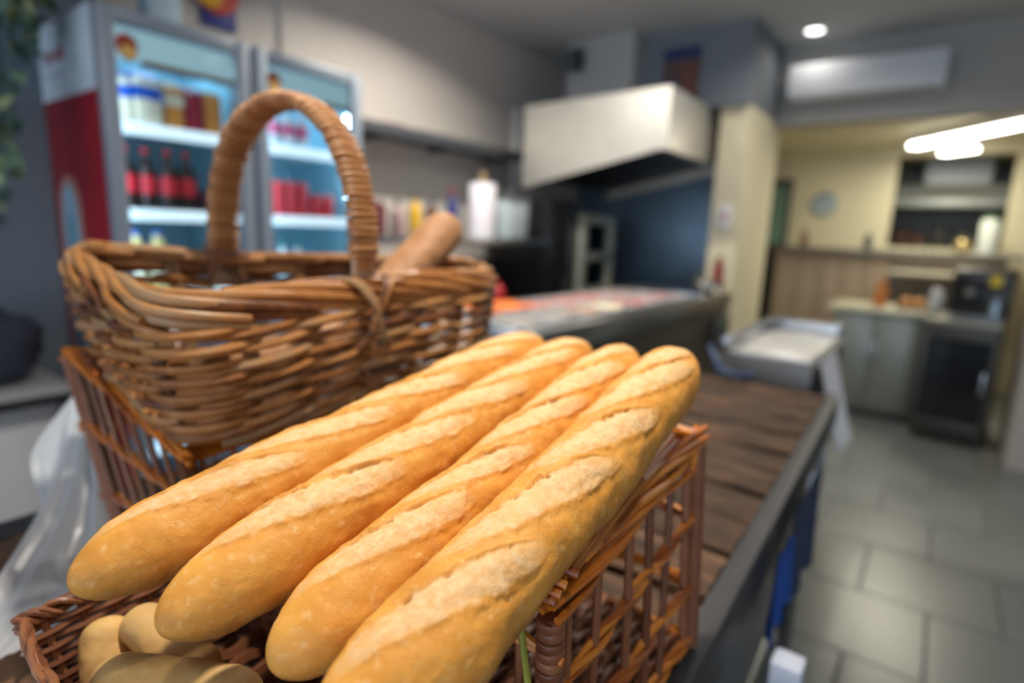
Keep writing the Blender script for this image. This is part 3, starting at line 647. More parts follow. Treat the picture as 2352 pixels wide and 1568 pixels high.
part('lip', box(2.10, 3.93, 2.725, 2.739, 1.905, 1.975, .002), MATS['dark_shelf'], ws)
for lx in (2.4, 3.0, 3.6): part('bracket', xf(box(-.008, .008, -.20, 0, -.035, 0), Matrix.Translation((lx, 2.99, 1.924))), MATS['dark_shelf'], ws, False)
g4 = random.Random(4)
for i, (x, wd, h, c, lb) in enumerate(((2.42, .16, .035, (.18, .05, .06), 'flat dark red box lying on the wall shelf'), (2.72, .24, .03, (.10, .10, .10), 'flat black tray lying on the wall shelf'), (3.25, .30, .022, (.06, .06, .06), 'thin dark baking sheet lying on the wall shelf'))):
    b0 = part('flat_box', box(x, x+wd, 2.77, 2.96, 1.956, 1.956+h, .004), M('shelf_item_%d' % i, c, .6), None, loc=(round(x+wd/2, 3), 2.86, 1.956)); tag(b0, lb, 'box')
tag(part('white_conduit', box(3.98, 4.05, 2.955, 2.999, 1.62, 2.37, .008), WHITE, None, loc=(4.0, 2.98, 1.62)), 'white vertical cable conduit on the wall beside the hood', 'conduit')

hd_ = thing('extractor_hood', 'large stainless steel extractor hood over the cooking corner', 'hood', (4.3, 2.2, 1.9))
HX0, HX1, HY0, HY1 = 3.62, 5.03, 1.50, 2.62
side = [(HY0, 2.30), (HY0, 1.925), (HY0+.05, 1.925), (HY1, 1.70), (HY1, 2.28)]
def prism(prof, x0, x1):
    n = len(prof); v = [(x0, y, z) for y, z in prof]+[(x1, y, z) for y, z in prof]
    return np.array(v), [tuple(range(n)), tuple(range(n, 2*n))[::-1]]+[(i, i+n, (i+1) % n+n, (i+1) % n) for i in range(n)]
HS = M('hood_steel', (.72, .70, .64), .42, .65, .06, 5)
part('side_panel', prism(side, HX0, HX0+.012), HS, hd_, False); part('side_panel', prism(side, HX1-.012, HX1), HS, hd_, False)
part('front_panel', box(HX0+.013, HX1-.013, HY0, HY0+.012, 1.925, 2.30), HS, hd_, False)
part('top_panel', box(HX0+.013, HX1-.013, HY0+.013, HY1, 2.268, 2.28), HS, hd_, False)
part('inner_baffle', prism([(HY0+.06, 1.99), (HY1-.02, 1.78), (HY1-.02, 1.80), (HY0+.06, 2.01)], HX0+.014, HX1-.014), BLACK, hd_, False)
part('gutter', box(HX0+.013, HX1-.013, HY0+.013, HY0+.06, 1.925, 1.945), HS, hd_, False)
tag(part('steel_splashback', box(5.05, 5.09, 1.44, 2.95, .90, 1.90, .003), M('blue_steel', (.17, .25, .33), .42, .6, .1, 4), None, loc=(5.07, 2.2, .9)), 'blue-tinted steel splash panel under the extractor hood', 'panel')
cb = thing('cooking_range', 'dark steel cooking range below the extractor hood', 'stove', (4.6, 1.75, 0))
part('body', box(4.36, 5.04, 1.95, 2.26, 0, .90, .006), STEELD, cb); part('hob', box(4.38, 5.02, 1.96, 2.25, .901, .93, .004), BLACK, cb)
for k in range(3): part('knob', xf(lathe([(.018, 0), (.018, .02), (.014, .026)], 12), Matrix.Translation((4.355, 2.02+.08*k, .80)) @ Matrix.Rotation(-math.pi/2, 4, 'Y')), M('red_knob', (.35, .02, .02), .4), cb)
rkx = thing('toaster_oven', 'small open steel oven with a pale frame on the back bench', 'oven', (4.3, 2.5, .90))
ob_ = M('oven_frame', (.62, .62, .50), .35, .6)
part('frame', join(box(4.02, 4.10, 2.30, 2.36, .901, 1.53, .004), box(4.50, 4.58, 2.30, 2.36, .901, 1.53, .004), box(4.101, 4.499, 2.30, 2.36, 1.45, 1.53, .004), box(4.101, 4.499, 2.30, 2.36, 1.16, 1.23, .004), box(4.101, 4.499, 2.30, 2.36, .901, .94, .004)), ob_, rkx)
part('shell', join(box(4.02, 4.58, 2.361, 2.80, 1.515, 1.53), box(4.02, 4.035, 2.361, 2.80, .901, 1.514), box(4.565, 4.58, 2.361, 2.80, .901, 1.514), box(4.036, 4.564, 2.785, 2.80, .901, 1.514)), M('oven_blue', (.08, .14, .20), .3, .8), rkx, False)
part('oven_shelf', box(4.04, 4.56, 2.37, 2.78, 1.19, 1.20), STEELD, rkx, False)
tag(part('black_oven', join(box(3.60, 3.98, 2.35, 2.90, .905, 1.62, .01), box(3.63, 3.95, 2.335, 2.349, 1.0, 1.5, .004)), M('oven_black', (.015, .015, .017), .3), None, loc=(3.8, 2.6, .905)), 'tall black microwave oven standing on the back bench', 'oven')

def bottle(name, label, cat, loc, h, r, body, cap, lab=None, group=None, neck=.32, seg=18):
    t = thing(name, label, cat, loc, group); x, y, z = loc
    b = [(r*.9, 0), (r, .01), (r, h*(.72-neck*.25)), (r*.82, h*.72), (neck*r*1.05, h*.86), (neck*r, h*.93)]
    part('body', lathe([(a, z+c) for a, c in b], seg, (x, y, 0)), body, t)
    part('cap', lathe([(neck*r*1.15, z+h*.93), (neck*r*1.15, z+h), (neck*r*.9, z+h+.001)], seg, (x, y, 0)), cap, t)
    if lab: part('paper_label', lathe([(r*1.01, z+h*.28), (r*1.02, z+h*.29), (r*1.02, z+h*.56), (r*1.01, z+h*.57)], seg, (x, y, 0)), lab, t)
    return t
def carton(name, label, cat, loc, w, d, h, body, cap, group=None, band=None):
    t = thing(name, label, cat, loc, group); x, y, z = loc
    part('body', box(x-w/2, x+w/2, y-d/2, y+d/2, z, z+h*.86, .004), body, t)
    v = np.array([(x-w/2, y-d/2, z+h*.861), (x+w/2, y-d/2, z+h*.861), (x+w/2, y+d/2, z+h*.861), (x-w/2, y+d/2, z+h*.861), (x-w/2, y, z+h), (x+w/2, y, z+h)])
    part('gable', (v, [(0, 1, 5, 4), (2, 3, 4, 5), (1, 2, 5), (3, 0, 4), (3, 2, 1, 0)]), cap, t, False)
    if band: part('band', box(x-w/2-.002, x+w/2+.002, y-d/2-.002, y+d/2+.002, z+h*.5, z+h*.72), band, t, False)
    return t
def can(name, label, loc, h, r, body, group):
    t = thing(name, label, 'can', loc, group); x, y, z = loc
    part('body', lathe([(r*.8, z), (r, z+.008), (r, z+h-.012), (r*.85, z+h-.002)], 18, (x, y, 0)), body, t)
    part('lid', lathe([(r*.86, z+h-.0015), (r*.86, z+h), (r*.7, z+h), (r*.68, z+h-.001)], 18, (x, y, 0)), STEEL, t); return t
MC = lambda n, c, r=.4, **k: M(n, c, r, **k)
YEL, BRN, RED, NAV = MC('yellow', (.62, .36, .02)), MC('brown_glass', (.10, .04, .03), .2), MC('red_plastic', (.45, .01, .02)), MC('navy_plastic', (.03, .04, .16))
bottle('sauce_bottle', 'yellow mustard bottle with a green lid on the raised shelf', 'bottle', (2.52, 2.62, 1.326), .24, .04, YEL, MC('dark_green', (.03, .07, .06)))
bottle('sauce_bottle', 'brown sauce bottle with a blue cap on the raised shelf', 'bottle', (2.70, 2.66, 1.326), .23, .045, BRN, NAV)
bottle('sauce_bottle', 'dark bottle with a red cap beside the brown sauce on the shelf', 'bottle', (2.83, 2.60, 1.326), .30, .04, NAV, RED)
bottle('sauce_bottle', 'greyish pink squeeze bottle at the fridge end of the raised shelf', 'bottle', (2.36, 2.60, 1.326), .20, .045, MC('dusty_pink', (.30, .20, .20)), BLACK)
carton('spice_box', 'dark maroon spice box at the fridge end of the raised shelf', 'box', (2.22, 2.62, 1.326), .09, .07, .19, MC('maroon', (.10, .02, .03)), MC('maroon', (.10, .02, .03)))
t = thing('paper_roll', 'tall white kitchen paper roll standing on the raised shelf', 'paper roll', (2.99, 2.48, 1.326))
part('paper', lathe([(.085, 1.327), (.088, 1.335), (.088, 1.665), (.085, 1.672)], 24, (2.99, 2.48, 0)), MC('paper_white', (.78, .76, .82), .9), t); part('core', lathe([(.022, 1.673), (.022, 1.74), (.012, 1.745)], 14, (2.99, 2.48, 0)), MC('brown_card', (.28, .20, .10), .8), t)
t = thing('storage_tub', 'pale grey plastic tub with a dark lid on the raised shelf', 'container', (3.27, 2.50, 1.326))
v, f = box(3.14, 3.40, 2.38, 2.62, 1.327, 1.60, .02); v[:, 0] = 3.27+(v[:, 0]-3.27)*(.86+.5*(v[:, 2]-1.327)); part('body', (v, f), MC('tub', (.42, .50, .53), .4), t)
part('lid', box(3.125, 3.415, 2.365, 2.635, 1.601, 1.63, .008), MC('tub_lid', (.10, .10, .10), .4), t)
bottle('oil_bottle', 'short pale bottle with a yellow-green lid on the steel bench', 'bottle', (2.62, 2.32, .901), .21, .05, MC('frosted', (.35, .36, .33), .3), MC('lime_lid', (.42, .42, .22)))
bottle('sauce_bottle', 'squat red ketchup bottle standing on the steel bench', 'bottle', (2.98, 2.32, .901), .15, .045, RED, RED)

# ------------------------------------------------------------------ drinks fridges
FRAME = M('fridge_frame', (.24, .29, .36), .4, .1); INNER = M('fridge_inside', (.32, .60, .72), .5)
LED = emis('led_strip', (.55, .84, 1.0), 28.); RAIL = M('price_rail', (.72, .90, 1.0), .3, emit=(.60, .85, 1.), estr=.9)
def fridge(x0, x1, label, sidemat):
    y0, y1, z1 = 2.38, 2.975, 2.085
    t = thing('drinks_fridge', label, 'fridge', (round((x0+x1)/2, 3), 2.68, 0), 'glass-door drinks fridges against the wall')
    part('side_panel', box(x0, x0+.03, y0+.045, y1, .03, z1, .003), sidemat, t); part('side_panel', box(x1-.03, x1, y0+.045, y1, .03, z1, .003), FRAME, t)
    part('back_panel', box(x0+.031, x1-.031, y1-.03, y1, .20, z1-.03), INNER, t, False); part('top_panel', box(x0+.031, x1-.031, y0+.045, y1, z1-.03, z1, .003), FRAME, t)
    part('base', box(x0+.031, x1-.031, y0+.05, y1-.031, .03, .20), FRAME, t, False)
    for s in (x0+.032, x1-.035): part('liner', box(s, s+.003, y0+.09, y1-.031, .201, z1-.031), INNER, t, False)
    d = part('door', join(box(x0, x0+.055, y0, y0+.042, .12, z1, .005), box(x1-.055, x1, y0, y0+.042, .12, z1, .005), box(x0+.056, x1-.056, y0, y0+.042, z1-.052, z1, .005), box(x0+.056, x1-.056, y0, y0+.042, .12, .19, .005)), FRAME, t)
    part('pane', box(x0+.056, x1-.056, y0+.018, y0+.023, .191, z1-.053), GLASS, d, False)
    part('handle', box(x1-.044, x1-.022, y0-.03, y0-.012, .85, 1.25, .006), M('handle_grey', (.12, .13, .15), .4), d)
    hz = (1.925, z1-.056)
    h = part('header', box(x0+.058, x1-.058, y0+.026, y0+.034, hz[0], hz[1]), M('header_panel', (.40, .66, .76), .4, emit=(.40, .66, .76), estr=.35), d, False)
    part('logo', xf(lathe([(.036, 0), (.036, .003), (.03, .004)], 24), Matrix.Translation((x0+.096, y0+.026, 1.972)) @ Matrix.Rotation(math.pi/2, 4, 'X')), M('logo_red', (.55, .05, .03), .5), h)
    part('logo_band', xf(lathe([(.028, 0), (.028, .003), (.02, .004)], 20), Matrix.Translation((x0+.098, y0+.0215, 1.946)) @ Matrix.Rotation(math.pi/2, 4, 'X')), M('logo_gold', (.70, .42, .12), .5), h)
    part('header_stripe', box(x0+.14, x1-.058, y0+.020, y0+.026, hz[0]-.016, hz[0]+.006), M('stripe_brown', (.28, .16, .06), .5), h, False)
    for z in (1.70, 1.39, 1.08, .77, .46):
        s = part('shelf', box(x0+.037, x1-.037, y0+.075, y1-.035, z, z+.012), M('shelf_white', (.70, .82, .88), .4), t, False)
        part('price_rail', box(x0+.037, x1-.037, y0+.055, y0+.073, z-.022, z+.020, .003), RAIL, s)
    for sx in ((x0+.040,) if x0 < 1 else (x0+.040, x1-.052)): part('led_strip', box(sx, sx+.012, y0+.05, y0+.058, .25 if sx < x0+.1 else 1.50, 1.90), LED, t, False)
    part('led_strip', box(x0+.06, x1-.06, y0+.26, y0+.28, z1-.045, z1-.035), LED, t, False)
    return t
RS = M('fridge_red', (.33, .008, .02), .4)
f1 = fridge(.828, 1.362, 'glass-door drinks fridge with a red and white printed side', RS)
f2 = fridge(1.385, 1.930, 'glass-door drinks fridge next to the wall shelf', FRAME)
# printed side of the first fridge
sx = .828
part('white_print', box(sx-.003, sx-.0005, 2.425, 2.975, 1.812, 2.085), M('print_white', (.74, .83, .92), .4), f1, False)
a = np.linspace(0, 2*math.pi, 33)
def flat_poly(pts, x): n = len(pts); return np.array([(x, p[0], p[1]) for p in pts]+[(x-.0015, p[0], p[1]) for p in pts]), [tuple(range(n))[::-1], tuple(range(n, 2*n))]+[(i, (i+1) % n, (i+1) % n+n, i+n) for i in range(n)]
prof = [(.0, 1.50), (.03, 1.492), (.055, 1.465), (.072, 1.42), (.08, 1.35), (.08, 1.2), (.08, .80), (.07, .76), (0, .755)]
def bprint(k, dz): return [(2.80+p[0]*k, p[1]+dz) for p in prof]+[(2.80-p[0]*k, p[1]+dz) for p in prof[-2:0:-1]]
part('halo_print', flat_poly(bprint(1.45, .03), sx-.0008), M('halo_print', (.50, .26, .20), .4), f1, False)
part('bottle_print', flat_poly(bprint(1., 0), sx-.003), M('bottle_print', (.30, .48, .60), .4), f1, False)
part('bottle_print_core', flat_poly([(2.80+(p[0]-2.80)*.4, .80+(p[1]-.80)*.85) for p in bprint(1., 0)], sx-.005), M('bottle_print_core', (.10, .26, .36), .4), f1, False)
g5 = random.Random(12)                # worn red lettering, too blurred to read
for k in range(9):
    y = 2.70+.20*k/8; hgt = g5.uniform(.030, .042)+(.012 if k in (0, 1) else 0)
    part('red_mark', box(sx-.0045, sx-.0032, y-.007, y+.007, 1.965-hgt/2, 1.965+hgt/2), M('mark_red', (.40, .06, .10), .5), f1, False)
for k in range(8): y = 2.70+.18*k/7; part('faint_mark', box(sx-.0045, sx-.0032, y-.006, y+.006, 1.89, 1.902), M('mark_faint', (.40, .42, .58), .5), f1, False)
# drinks
WJ, OJ, DR = MC('milky', (.80, .78, .62), .35), MC('orange_drink', (.72, .30, .06), .35), MC('dark_red', (.34, .02, .05), .35)
BLU = MC('blue_plastic', (.01, .10, .55), .35); COLA = MC('cola', (.02, .012, .012), .12); LRED = MC('label_red', (.60, .02, .04), .4)
yv = 2.51; z1_, z2_, z3_ = 1.713, 1.403, 1.093
carton('juice_carton', 'white carton with a blue top at the edge of the first fridge', 'carton', (.915, yv, z1_), .065, .07, .19, WJ, BLU, band=BLU)
carton('juice_carton', 'wide white carton with a large blue top in the first fridge', 'carton', (1.005, yv, z1_), .09, .09, .20, WJ, BLU, band=BLU)
G6 = 'tall drinks on the top shelf of the first fridge'
carton('drink_box', 'orange and cream drink carton between white carton and red one', 'carton', (1.105, yv, z1_), .06, .07, .185, OJ, MC('peach', (.75, .42, .18)), band=WJ)
carton('drink_box', 'dark red drink carton on the top shelf of the first fridge', 'carton', (1.18, yv, z1_), .06, .07, .18, DR, DR)
carton('drink_box', 'plain orange drink carton beside the dark red carton', 'carton', (1.255, yv, z1_), .06, .07, .18, OJ, OJ)
G7 = 'dark bottles with red labels in the first fridge'
for k in range(4):
    bottle('cola_bottle', 'dark soft drink bottle with a red paper label in the first fridge', 'bottle', (.925+.075*k, yv+.01*(k % 2), z2_), .235, .033, COLA, LRED, LRED, G7)
carton('drink_pack', 'dark purple drinks pack beside the red-labelled bottles', 'box', (1.245, yv+.02, z2_), .11, .09, .10, MC('dark_purple', (.05, .01, .04)), MC('dark_purple', (.05, .01, .04)))
for k in range(2): bottle('yoghurt_bottle', 'small pale yellow bottle with a blue cap on the lower fridge shelf', 'bottle', (.935+.085*k, yv, z3_), .235, .038, MC('pale_yellow', (.70, .66, .28)), BLU, WJ, 'pale yellow bottles in the first fridge', .5)
PK, CLR = MC('pink_label', (.62, .10, .22)), MC('clear_plastic', (.62, .68, .72), .15)
for k in range(3): bottle('water_bottle', 'clear bottle with a pink label on the top shelf of the second fridge', 'bottle', (1.53+.075*k, yv, z1_), .19, .031, CLR, PK, PK, 'pink-labelled bottles in the second fridge')
for k in range(4): can('drink_can', 'tall red drink can in a row inside the second fridge', (1.485+.062*k, yv, z2_), .165, .029, LRED, 'tall red cans in the second fridge')
for k in range(2): can('drink_can', 'short red drink can at the handle side of the second fridge', (1.745+.066*k, yv, z2_), .115, .031, LRED, 'short red cans in the second fridge')
for k in range(2): bottle('water_bottle', 'teal-capped water bottle on the lower shelf of the second fridge', 'bottle', (1.56+.08*k, yv, z3_), .19, .034, CLR, MC('teal', (.02, .32, .26)), None, 'teal-capped bottles in the second fridge')

# on top of the fridges and on the wall above
carton('display_box', 'pale blue cardboard box standing on top of the first fridge', 'box', (1.17, 2.70, 2.086), .13, .10, .30, MC('pale_blue', (.45, .58, .68), .6), MC('pale_blue', (.45, .58, .68), .6))
pz = thing('wall_sign', 'round yellow and red snack sign with a blue foot above the fridges', 'sign', (1.55, 2.99, 2.30))
part('blue_panel', box(1.49, 1.66, 3.000, 3.018, 2.30, 2.50, .004), MC('sign_blue', (.03, .04, .25), .5), pz)
part('red_swirl', xf(lathe([(.115, 0), (.115, .008), (.10, .011)], 32), Matrix.Translation((1.56, 2.998, 2.475)) @ Matrix.Rotation(math.pi/2, 4, 'X')), MC('sign_red', (.60, .06, .03), .5), pz)
part('yellow_disc', xf(lathe([(.078, 0), (.078, .006), (.07, .009)], 32), Matrix.Translation((1.515, 2.985, 2.455)) @ Matrix.Rotation(math.pi/2, 4, 'X')), MC('sign_yellow', (.85, .45, .01), .5), pz)

# trailing plant at the corner of the fridge
iv = thing('trailing_ivy', 'trailing green ivy hanging beside the red fridge', 'plant', (.60, 2.62, 2.2))
lm = (np.array([(0, 0, 0), (.012, .016, .004), (.016, .034, .002), (0, .058, -.006), (-.016, .034, .002), (-.012, .016, .004), (0, .028, .009)]), [(0, 1, 6), (1, 2, 6), (2, 3, 6), (3, 4, 6), (4, 5, 6), (5, 0, 6)])
LV = [M('ivy_dark', (.05, .12, .10), .5), M('ivy_mid', (.10, .19, .12), .5), M('ivy_light', (.24, .30, .14), .5)]
lms = []
for m_ in LV: q = mk(lm, True, name='leaf'); q.materials.append(m_); lms.append(q)
g6 = random.Random(21); nl = 0
for s_ in range(16):
    tx, ty = g6.uniform(.40, .74), g6.uniform(2.44, 2.72); L_ = g6.uniform(.20, .34) if tx > .62 else g6.uniform(.45, .95)
    P = cr([V(tx, ty, 2.30), V(tx+g6.uniform(-.05, .05), ty+g6.uniform(-.03, .03), 2.30-L_*.5), V(tx+g6.uniform(-.07, .07), ty, 2.30-L_)], 20)
    part('vine', tube(P, .003, 5), LV[0], iv)
    for k in range(18):
        if nl >= 280: break
        i = g6.randrange(len(P)); o = link('leaf', lms[g6.choice((0, 0, 1, 1, 2))], iv); nl += 1
        o.location = P[i]-ORG[iv.name]+V(min(.05, g6.gauss(0, .03)), g6.gauss(0, .03), g6.gauss(0, .03)); o.rotation_euler = (g6.uniform(-2.4, -.4), g6.uniform(-.8, .8), g6.uniform(0, 6.3)); s = g6.uniform(.9, 1.7); o.scale = (s, s, s)
part('planter', box(.36, .76, 2.42, 2.76, 2.30, 2.44, .01), M('planter', (.10, .09, .08), .7), iv)
part('hanger', tube([V(.56, 2.6, 2.44), V(.56, 2.6, CEIL)], .006, 6), BLACK, iv)

# table left of the fridge
tb = thing('side_table', 'small grey-topped table with a black frame beside the fridge', 'table', (.42, 2.72, 0))
part('top', box(.12, .69, 2.48, 2.96, .745, .765, .003), M('grey_laminate', (.42, .43, .44), .45), tb)
part('apron', box(.12, .69, 2.48, 2.96, .715, .744), BLACK, tb, False)
for lx in (.13, .655):
    for ly in (2.49, 2.925): part('leg', box(lx, lx+.025, ly, ly+.025, 0, .715), BLACK, tb, False)
tag(part('storage_box', join(box(.165, .645, 2.56, 2.915, .0, .655, .015), box(.16, .65, 2.55, 2.92, .656, .70, .008)), M('white_crate', (.72, .70, .70), .5), None, loc=(.40, 2.77, 0)), 'white lidded storage box under the side table', 'box')
def lump(c, r, seed, n=28, m=18):
    P = []
    for i in range(m):
        a = math.pi*i/(m-1)
        for j in range(n): b = 2*math.pi*j/n; P.append((math.sin(a)*math.cos(b), math.sin(a)*math.sin(b), math.cos(a)))
    P = np.array(P); d = 1+.18*fbm(P*2.2, 3, seed); X = P*d[:, None]*np.asarray(r)+np.asarray(c); X[:, 2] = np.maximum(X[:, 2], c[2]-r[2]*.85)
    return X, [(i*n+j, (i+1)*n+j, (i+1)*n+(j+1) % n, i*n+(j+1) % n) for i in range(m-1) for j in range(n)]
bgx = thing('cloth_bag', 'dark navy cloth bag slumped on the side table', 'bag', (.44, 2.74, .766))
part('sack', lump((.46, 2.72, .766+.14), (.21, .17, .155), 5), M('dark_bag', (.03, .045, .07), .7), bgx, True, None)
part('strap', tube(cr([V(.36, 2.66, 1.0), V(.38, 2.62, 1.08), V(.46, 2.62, 1.10), V(.52, 2.66, .99)], 16), .010, 7), BLACK, bgx)

# ------------------------------------------------------------------ things on walls and soffit
ac = thing('air_conditioner', 'long white wall air conditioner on the bulkhead', 'air conditioner', (5.0, .64, 2.41))
part('casing', box(4.90, 5.098, .15, 1.13, 2.43, 2.665, .025, 3), M('ac_white', (.62, .64, .68), .65, spec=.2), ac); part('vent_flap', xf(box(-.004, .004, .20, 1.08, -.03, .03), Matrix.Translation((4.925, 0, 2.435)) @ Matrix.Rotation(.9, 4, 'Y')), M('ac_grey', (.35, .35, .36), .5), ac, False)
po = thing('wall_poster', 'dark blue and red poster on the soffit above the hood', 'poster', (4.29, 1.72, 2.35))
part('sheet', box(4.290, 4.299, 1.58, 1.86, 2.34, 2.72), M('poster_brown', (.10, .06, .055), .6), po, False)
part('blue_banner', box(4.286, 4.2895, 1.58, 1.86, 2.64, 2.72), M('poster_navy', (.01, .03, .12), .6), po, False)
part('blue_figure', box(4.286, 4.2895, 1.74, 1.84, 2.36, 2.50), MATS['poster_navy'], po, False); part('red_figure', box(4.286, 4.2895, 1.60, 1.72, 2.40, 2.60), M('poster_red', (.16, .06, .04), .6), po, False)
sp = thing('small_speaker', 'small black speaker hung high beside the hood duct', 'speaker', (4.1, 2.48, 2.60))
part('bracket', box(4.09, 4.119, 2.46, 2.48, 2.66, 2.74), BLACK, sp, False); part('cabinet', box(4.02, 4.10, 2.42, 2.52, 2.60, 2.76, .012), BLACK, sp); part('grille', box(4.012, 4.0195, 2.43, 2.51, 2.61, 2.75), M('grille', (.05, .06, .07), .6), sp, False)
sw = thing('switch_panel', 'grey switch panel on the edge of the cream partition', 'switch', (4.35, 1.32, 1.5))
part('plate', box(4.345, 4.359, 1.27, 1.37, 1.45, 1.62, .004), WHITE, sw); part('red_button', box(4.338, 4.3445, 1.30, 1.33, 1.52, 1.56, .003), RED, sw)
ex = thing('fire_extinguisher', 'small red fire extinguisher hanging on the cream partition', 'extinguisher', (4.30, 1.32, 1.0))
part('cylinder', lathe([(.022, 1.05), (.032, 1.06), (.032, 1.18), (.022, 1.21), (.012, 1.225)], 18, (4.322, 1.32, 0)), M('extinguisher_red', (.25, .012, .02), .5), ex); part('valve', box(4.305, 4.340, 1.305, 1.335, 1.226, 1.245, .004), BLACK, ex)

# ------------------------------------------------------------------ back room
def tubelamp(A, B, label, w_, e):
    A, B = np.asarray(A, float), np.asarray(B, float); c = (A+B)/2; t = thing('fluorescent_lamp', label, 'ceiling light', tuple(np.round(c, 3)), 'fluorescent lamps in the back room')
    d = (B-A)/np.linalg.norm(B-A); n = np.cross(d, V(0, 0, 1)); L_ = np.linalg.norm(B-A)
    Mx = Matrix(((d[0], n[0], 0, c[0]), (d[1], n[1], 0, c[1]), (0, 0, 1, c[2]), (0, 0, 0, 1)))
    part('housing', xf(box(-L_/2, L_/2, -.06, .06, .012, 2.339-c[2], .005), Mx), WHITE, t)
    for s in (-.03, .03): part('tube', xf(tube([V(-L_/2+.02, s, -.006), V(0, s, -.006), V(L_/2-.02, s, -.006)], .016, 10), Mx), emis('tube_glow', (1., .96, .86), e), t)
    ld = bpy.data.lights.new('tube_light', 'AREA'); ld.shape = 'RECTANGLE'; ld.size = L_*.9; ld.size_y = .1; ld.energy = w_; ld.color = (1., .93, .72)
    l = link('tube_light', ld, t); l.matrix_local = Matrix(((d[0], n[0], 0, 0), (d[1], n[1], 0, 0), (0, 0, 1, -.03), (0, 0, 0, 1)))
tubelamp((6.50, .372, 2.26), (5.55, -.36, 2.26), 'long twin-tube fluorescent lamp on the cream ceiling near the opening', 24, 14.)
tubelamp((7.05, .16, 2.26), (6.80, -.10, 2.26), 'short fluorescent lamp end on the cream ceiling by the pass-through', 4, 14.)
ck = thing('wall_clock', 'round blue-grey wall clock on the cream wall', 'clock', (7.19, 1.128, 1.66))
Rx = Matrix.Translation((7.199, 1.128, 1.785)) @ Matrix.Rotation(-math.pi/2, 4, 'Y')
part('rim', xf(lathe([(.125, 0), (.128, .02), (.115, .028), (.105, .012), (.105, .001)], 32), Rx), M('clock_rim', (.30, .36, .42), .3, .6), ck)
part('face', xf(lathe([(.104, .002), (.104, .010), (.001, .0105)], 32), Rx), M('clock_face', (.42, .50, .56), .4), ck)
part('hand', box(7.183, 7.186, 1.122, 1.134, 1.785, 1.86), BLACK, ck, False); part('hand', box(7.180, 7.1825, 1.128, 1.19, 1.779, 1.791), BLACK, ck, False)
br = thing('bar_counter', 'beige panelled bar counter with a grey top in the back room', 'bar', (6.6, .3, 0))
BE = M('beige_panel', (.36, .27, .19), .6, 0, .1, 4, stretch=(1, 8, 1))
for k in range(5): part('panel', box(6.50, 6.53, 1.40-.20*k-.195, 1.40-.20*k, 0.08, 1.285, .004), BE, br)
part('carcass', box(6.531, 7.0, -.45, 1.40, .05, 1.285), M('bar_inner', (.26, .22, .17), .7), br, False)
part('top', box(6.44, 7.05, -.55, 1.43, 1.286, 1.325, .005), M('bar_top', (.17, .17, .155), .4), br)
part('plinth', box(6.56, 6.98, -.43, 1.38, 0, .05), BLACK, br, False)
part('shelf', box(6.10, 6.499, -.30, .38, 1.12, 1.15, .004), M('shelf_cream', (.46, .42, .33), .5), br)
c1 = thing('steel_cabinet', 'grey steel cabinet with a pale worktop in the back room', 'cabinet', (5.5, .33, 0))
part('body', box(5.30, 5.80, .05, .66, .06, .85, .006), M('cabinet_grey', (.17, .18, .15), .4, .4), c1); part('worktop', box(5.24, 5.82, .042, .70, .851, .89, .006), M('worktop_pale', (.48, .46, .34), .35), c1)
for k in range(2): d = part('door', box(5.285, 5.299, .065+.30*k, .355+.295*k, .10, .84, .003), M('cabinet_door', (.21, .22, .19), .35, .4), c1); part('handle', box(5.272, 5.284, .33-.0*k+.04*k, .345+.04*k, .45, .62, .003), STEEL, d)
part('plinth', box(5.34, 5.78, .07, .64, 0, .06), BLACK, c1, False)
c2 = thing('undercounter_fridge', 'black glass-door undercounter fridge in a dark steel frame', 'fridge', (5.2, -.2, 0))
cc = V(5.2, -.2, 0); an = math.radians(-8)
def r2(vf): return rotz(vf, an, cc)
part('body', r2(box(4.98, 5.50, -.41, .02, .05, .84, .005)), M('dark_frame', (.06, .06, .055), .4, .5), c2); part('worktop', r2(box(4.95, 5.52, -.41, .02, .841, .89, .005)), M('worktop_grey', (.22, .215, .18), .35, .3), c2)
d = part('door', r2(join(box(4.955, 4.979, -.405, -.385, .12, .80, .003), box(4.955, 4.979, -.025, .02, .12, .80, .003), box(4.955, 4.979, -.384, -.026, .75, .80, .003), box(4.955, 4.979, -.384, -.026, .12, .17, .003))), MATS['dark_frame'], c2)
part('pane', r2(box(4.962, 4.970, -.383, -.027, .171, .749)), M('black_glass', (.004, .005, .007), .12), d, False); part('handle', r2(box(4.93, 4.945, -.375, -.355, .40, .55, .004)), STEEL, d)
for a_ in ((5.02, -.40), (5.02, -.02), (5.46, -.40), (5.46, -.02)): part('foot', r2(box(a_[0]-.02, a_[0]+.02, a_[1]-.02, a_[1]+.02, 0, .05)), BLACK, c2, False)
bottle('juice_bottle', 'orange squeeze bottle on the pale worktop of the back room', 'bottle', (5.45, .36, .891), .21, .045, MC('orange_bottle', (.50, .17, .03)), MC('orange_bottle', (.50, .17, .03)), None, None, .55)
bk2 = thing('bun_tray', 'tray of small brown buns on the worktop of the back room', 'tray', (5.50, .12, .891))
part('tray', join(box(5.36, 5.64, .055, .25, .892, .90), box(5.36, 5.64, .055, .06, .901, .93), box(5.36, 5.64, .245, .25, .901, .93)), M('tray_brown', (.18, .09, .03), .6), bk2, False)
for i in range(3):
    for j in range(2): part('bun', lump((5.42+.085*i, .105+.085*j, .935), (.04, .04, .035), 30+i*2+j, 16, 10), M('bun', (.42, .19, .05), .6), bk2, True, None)
cm = thing('coffee_machine', 'black coffee machine on the dark undercounter fridge', 'coffee machine', (5.25, -.22, .891))
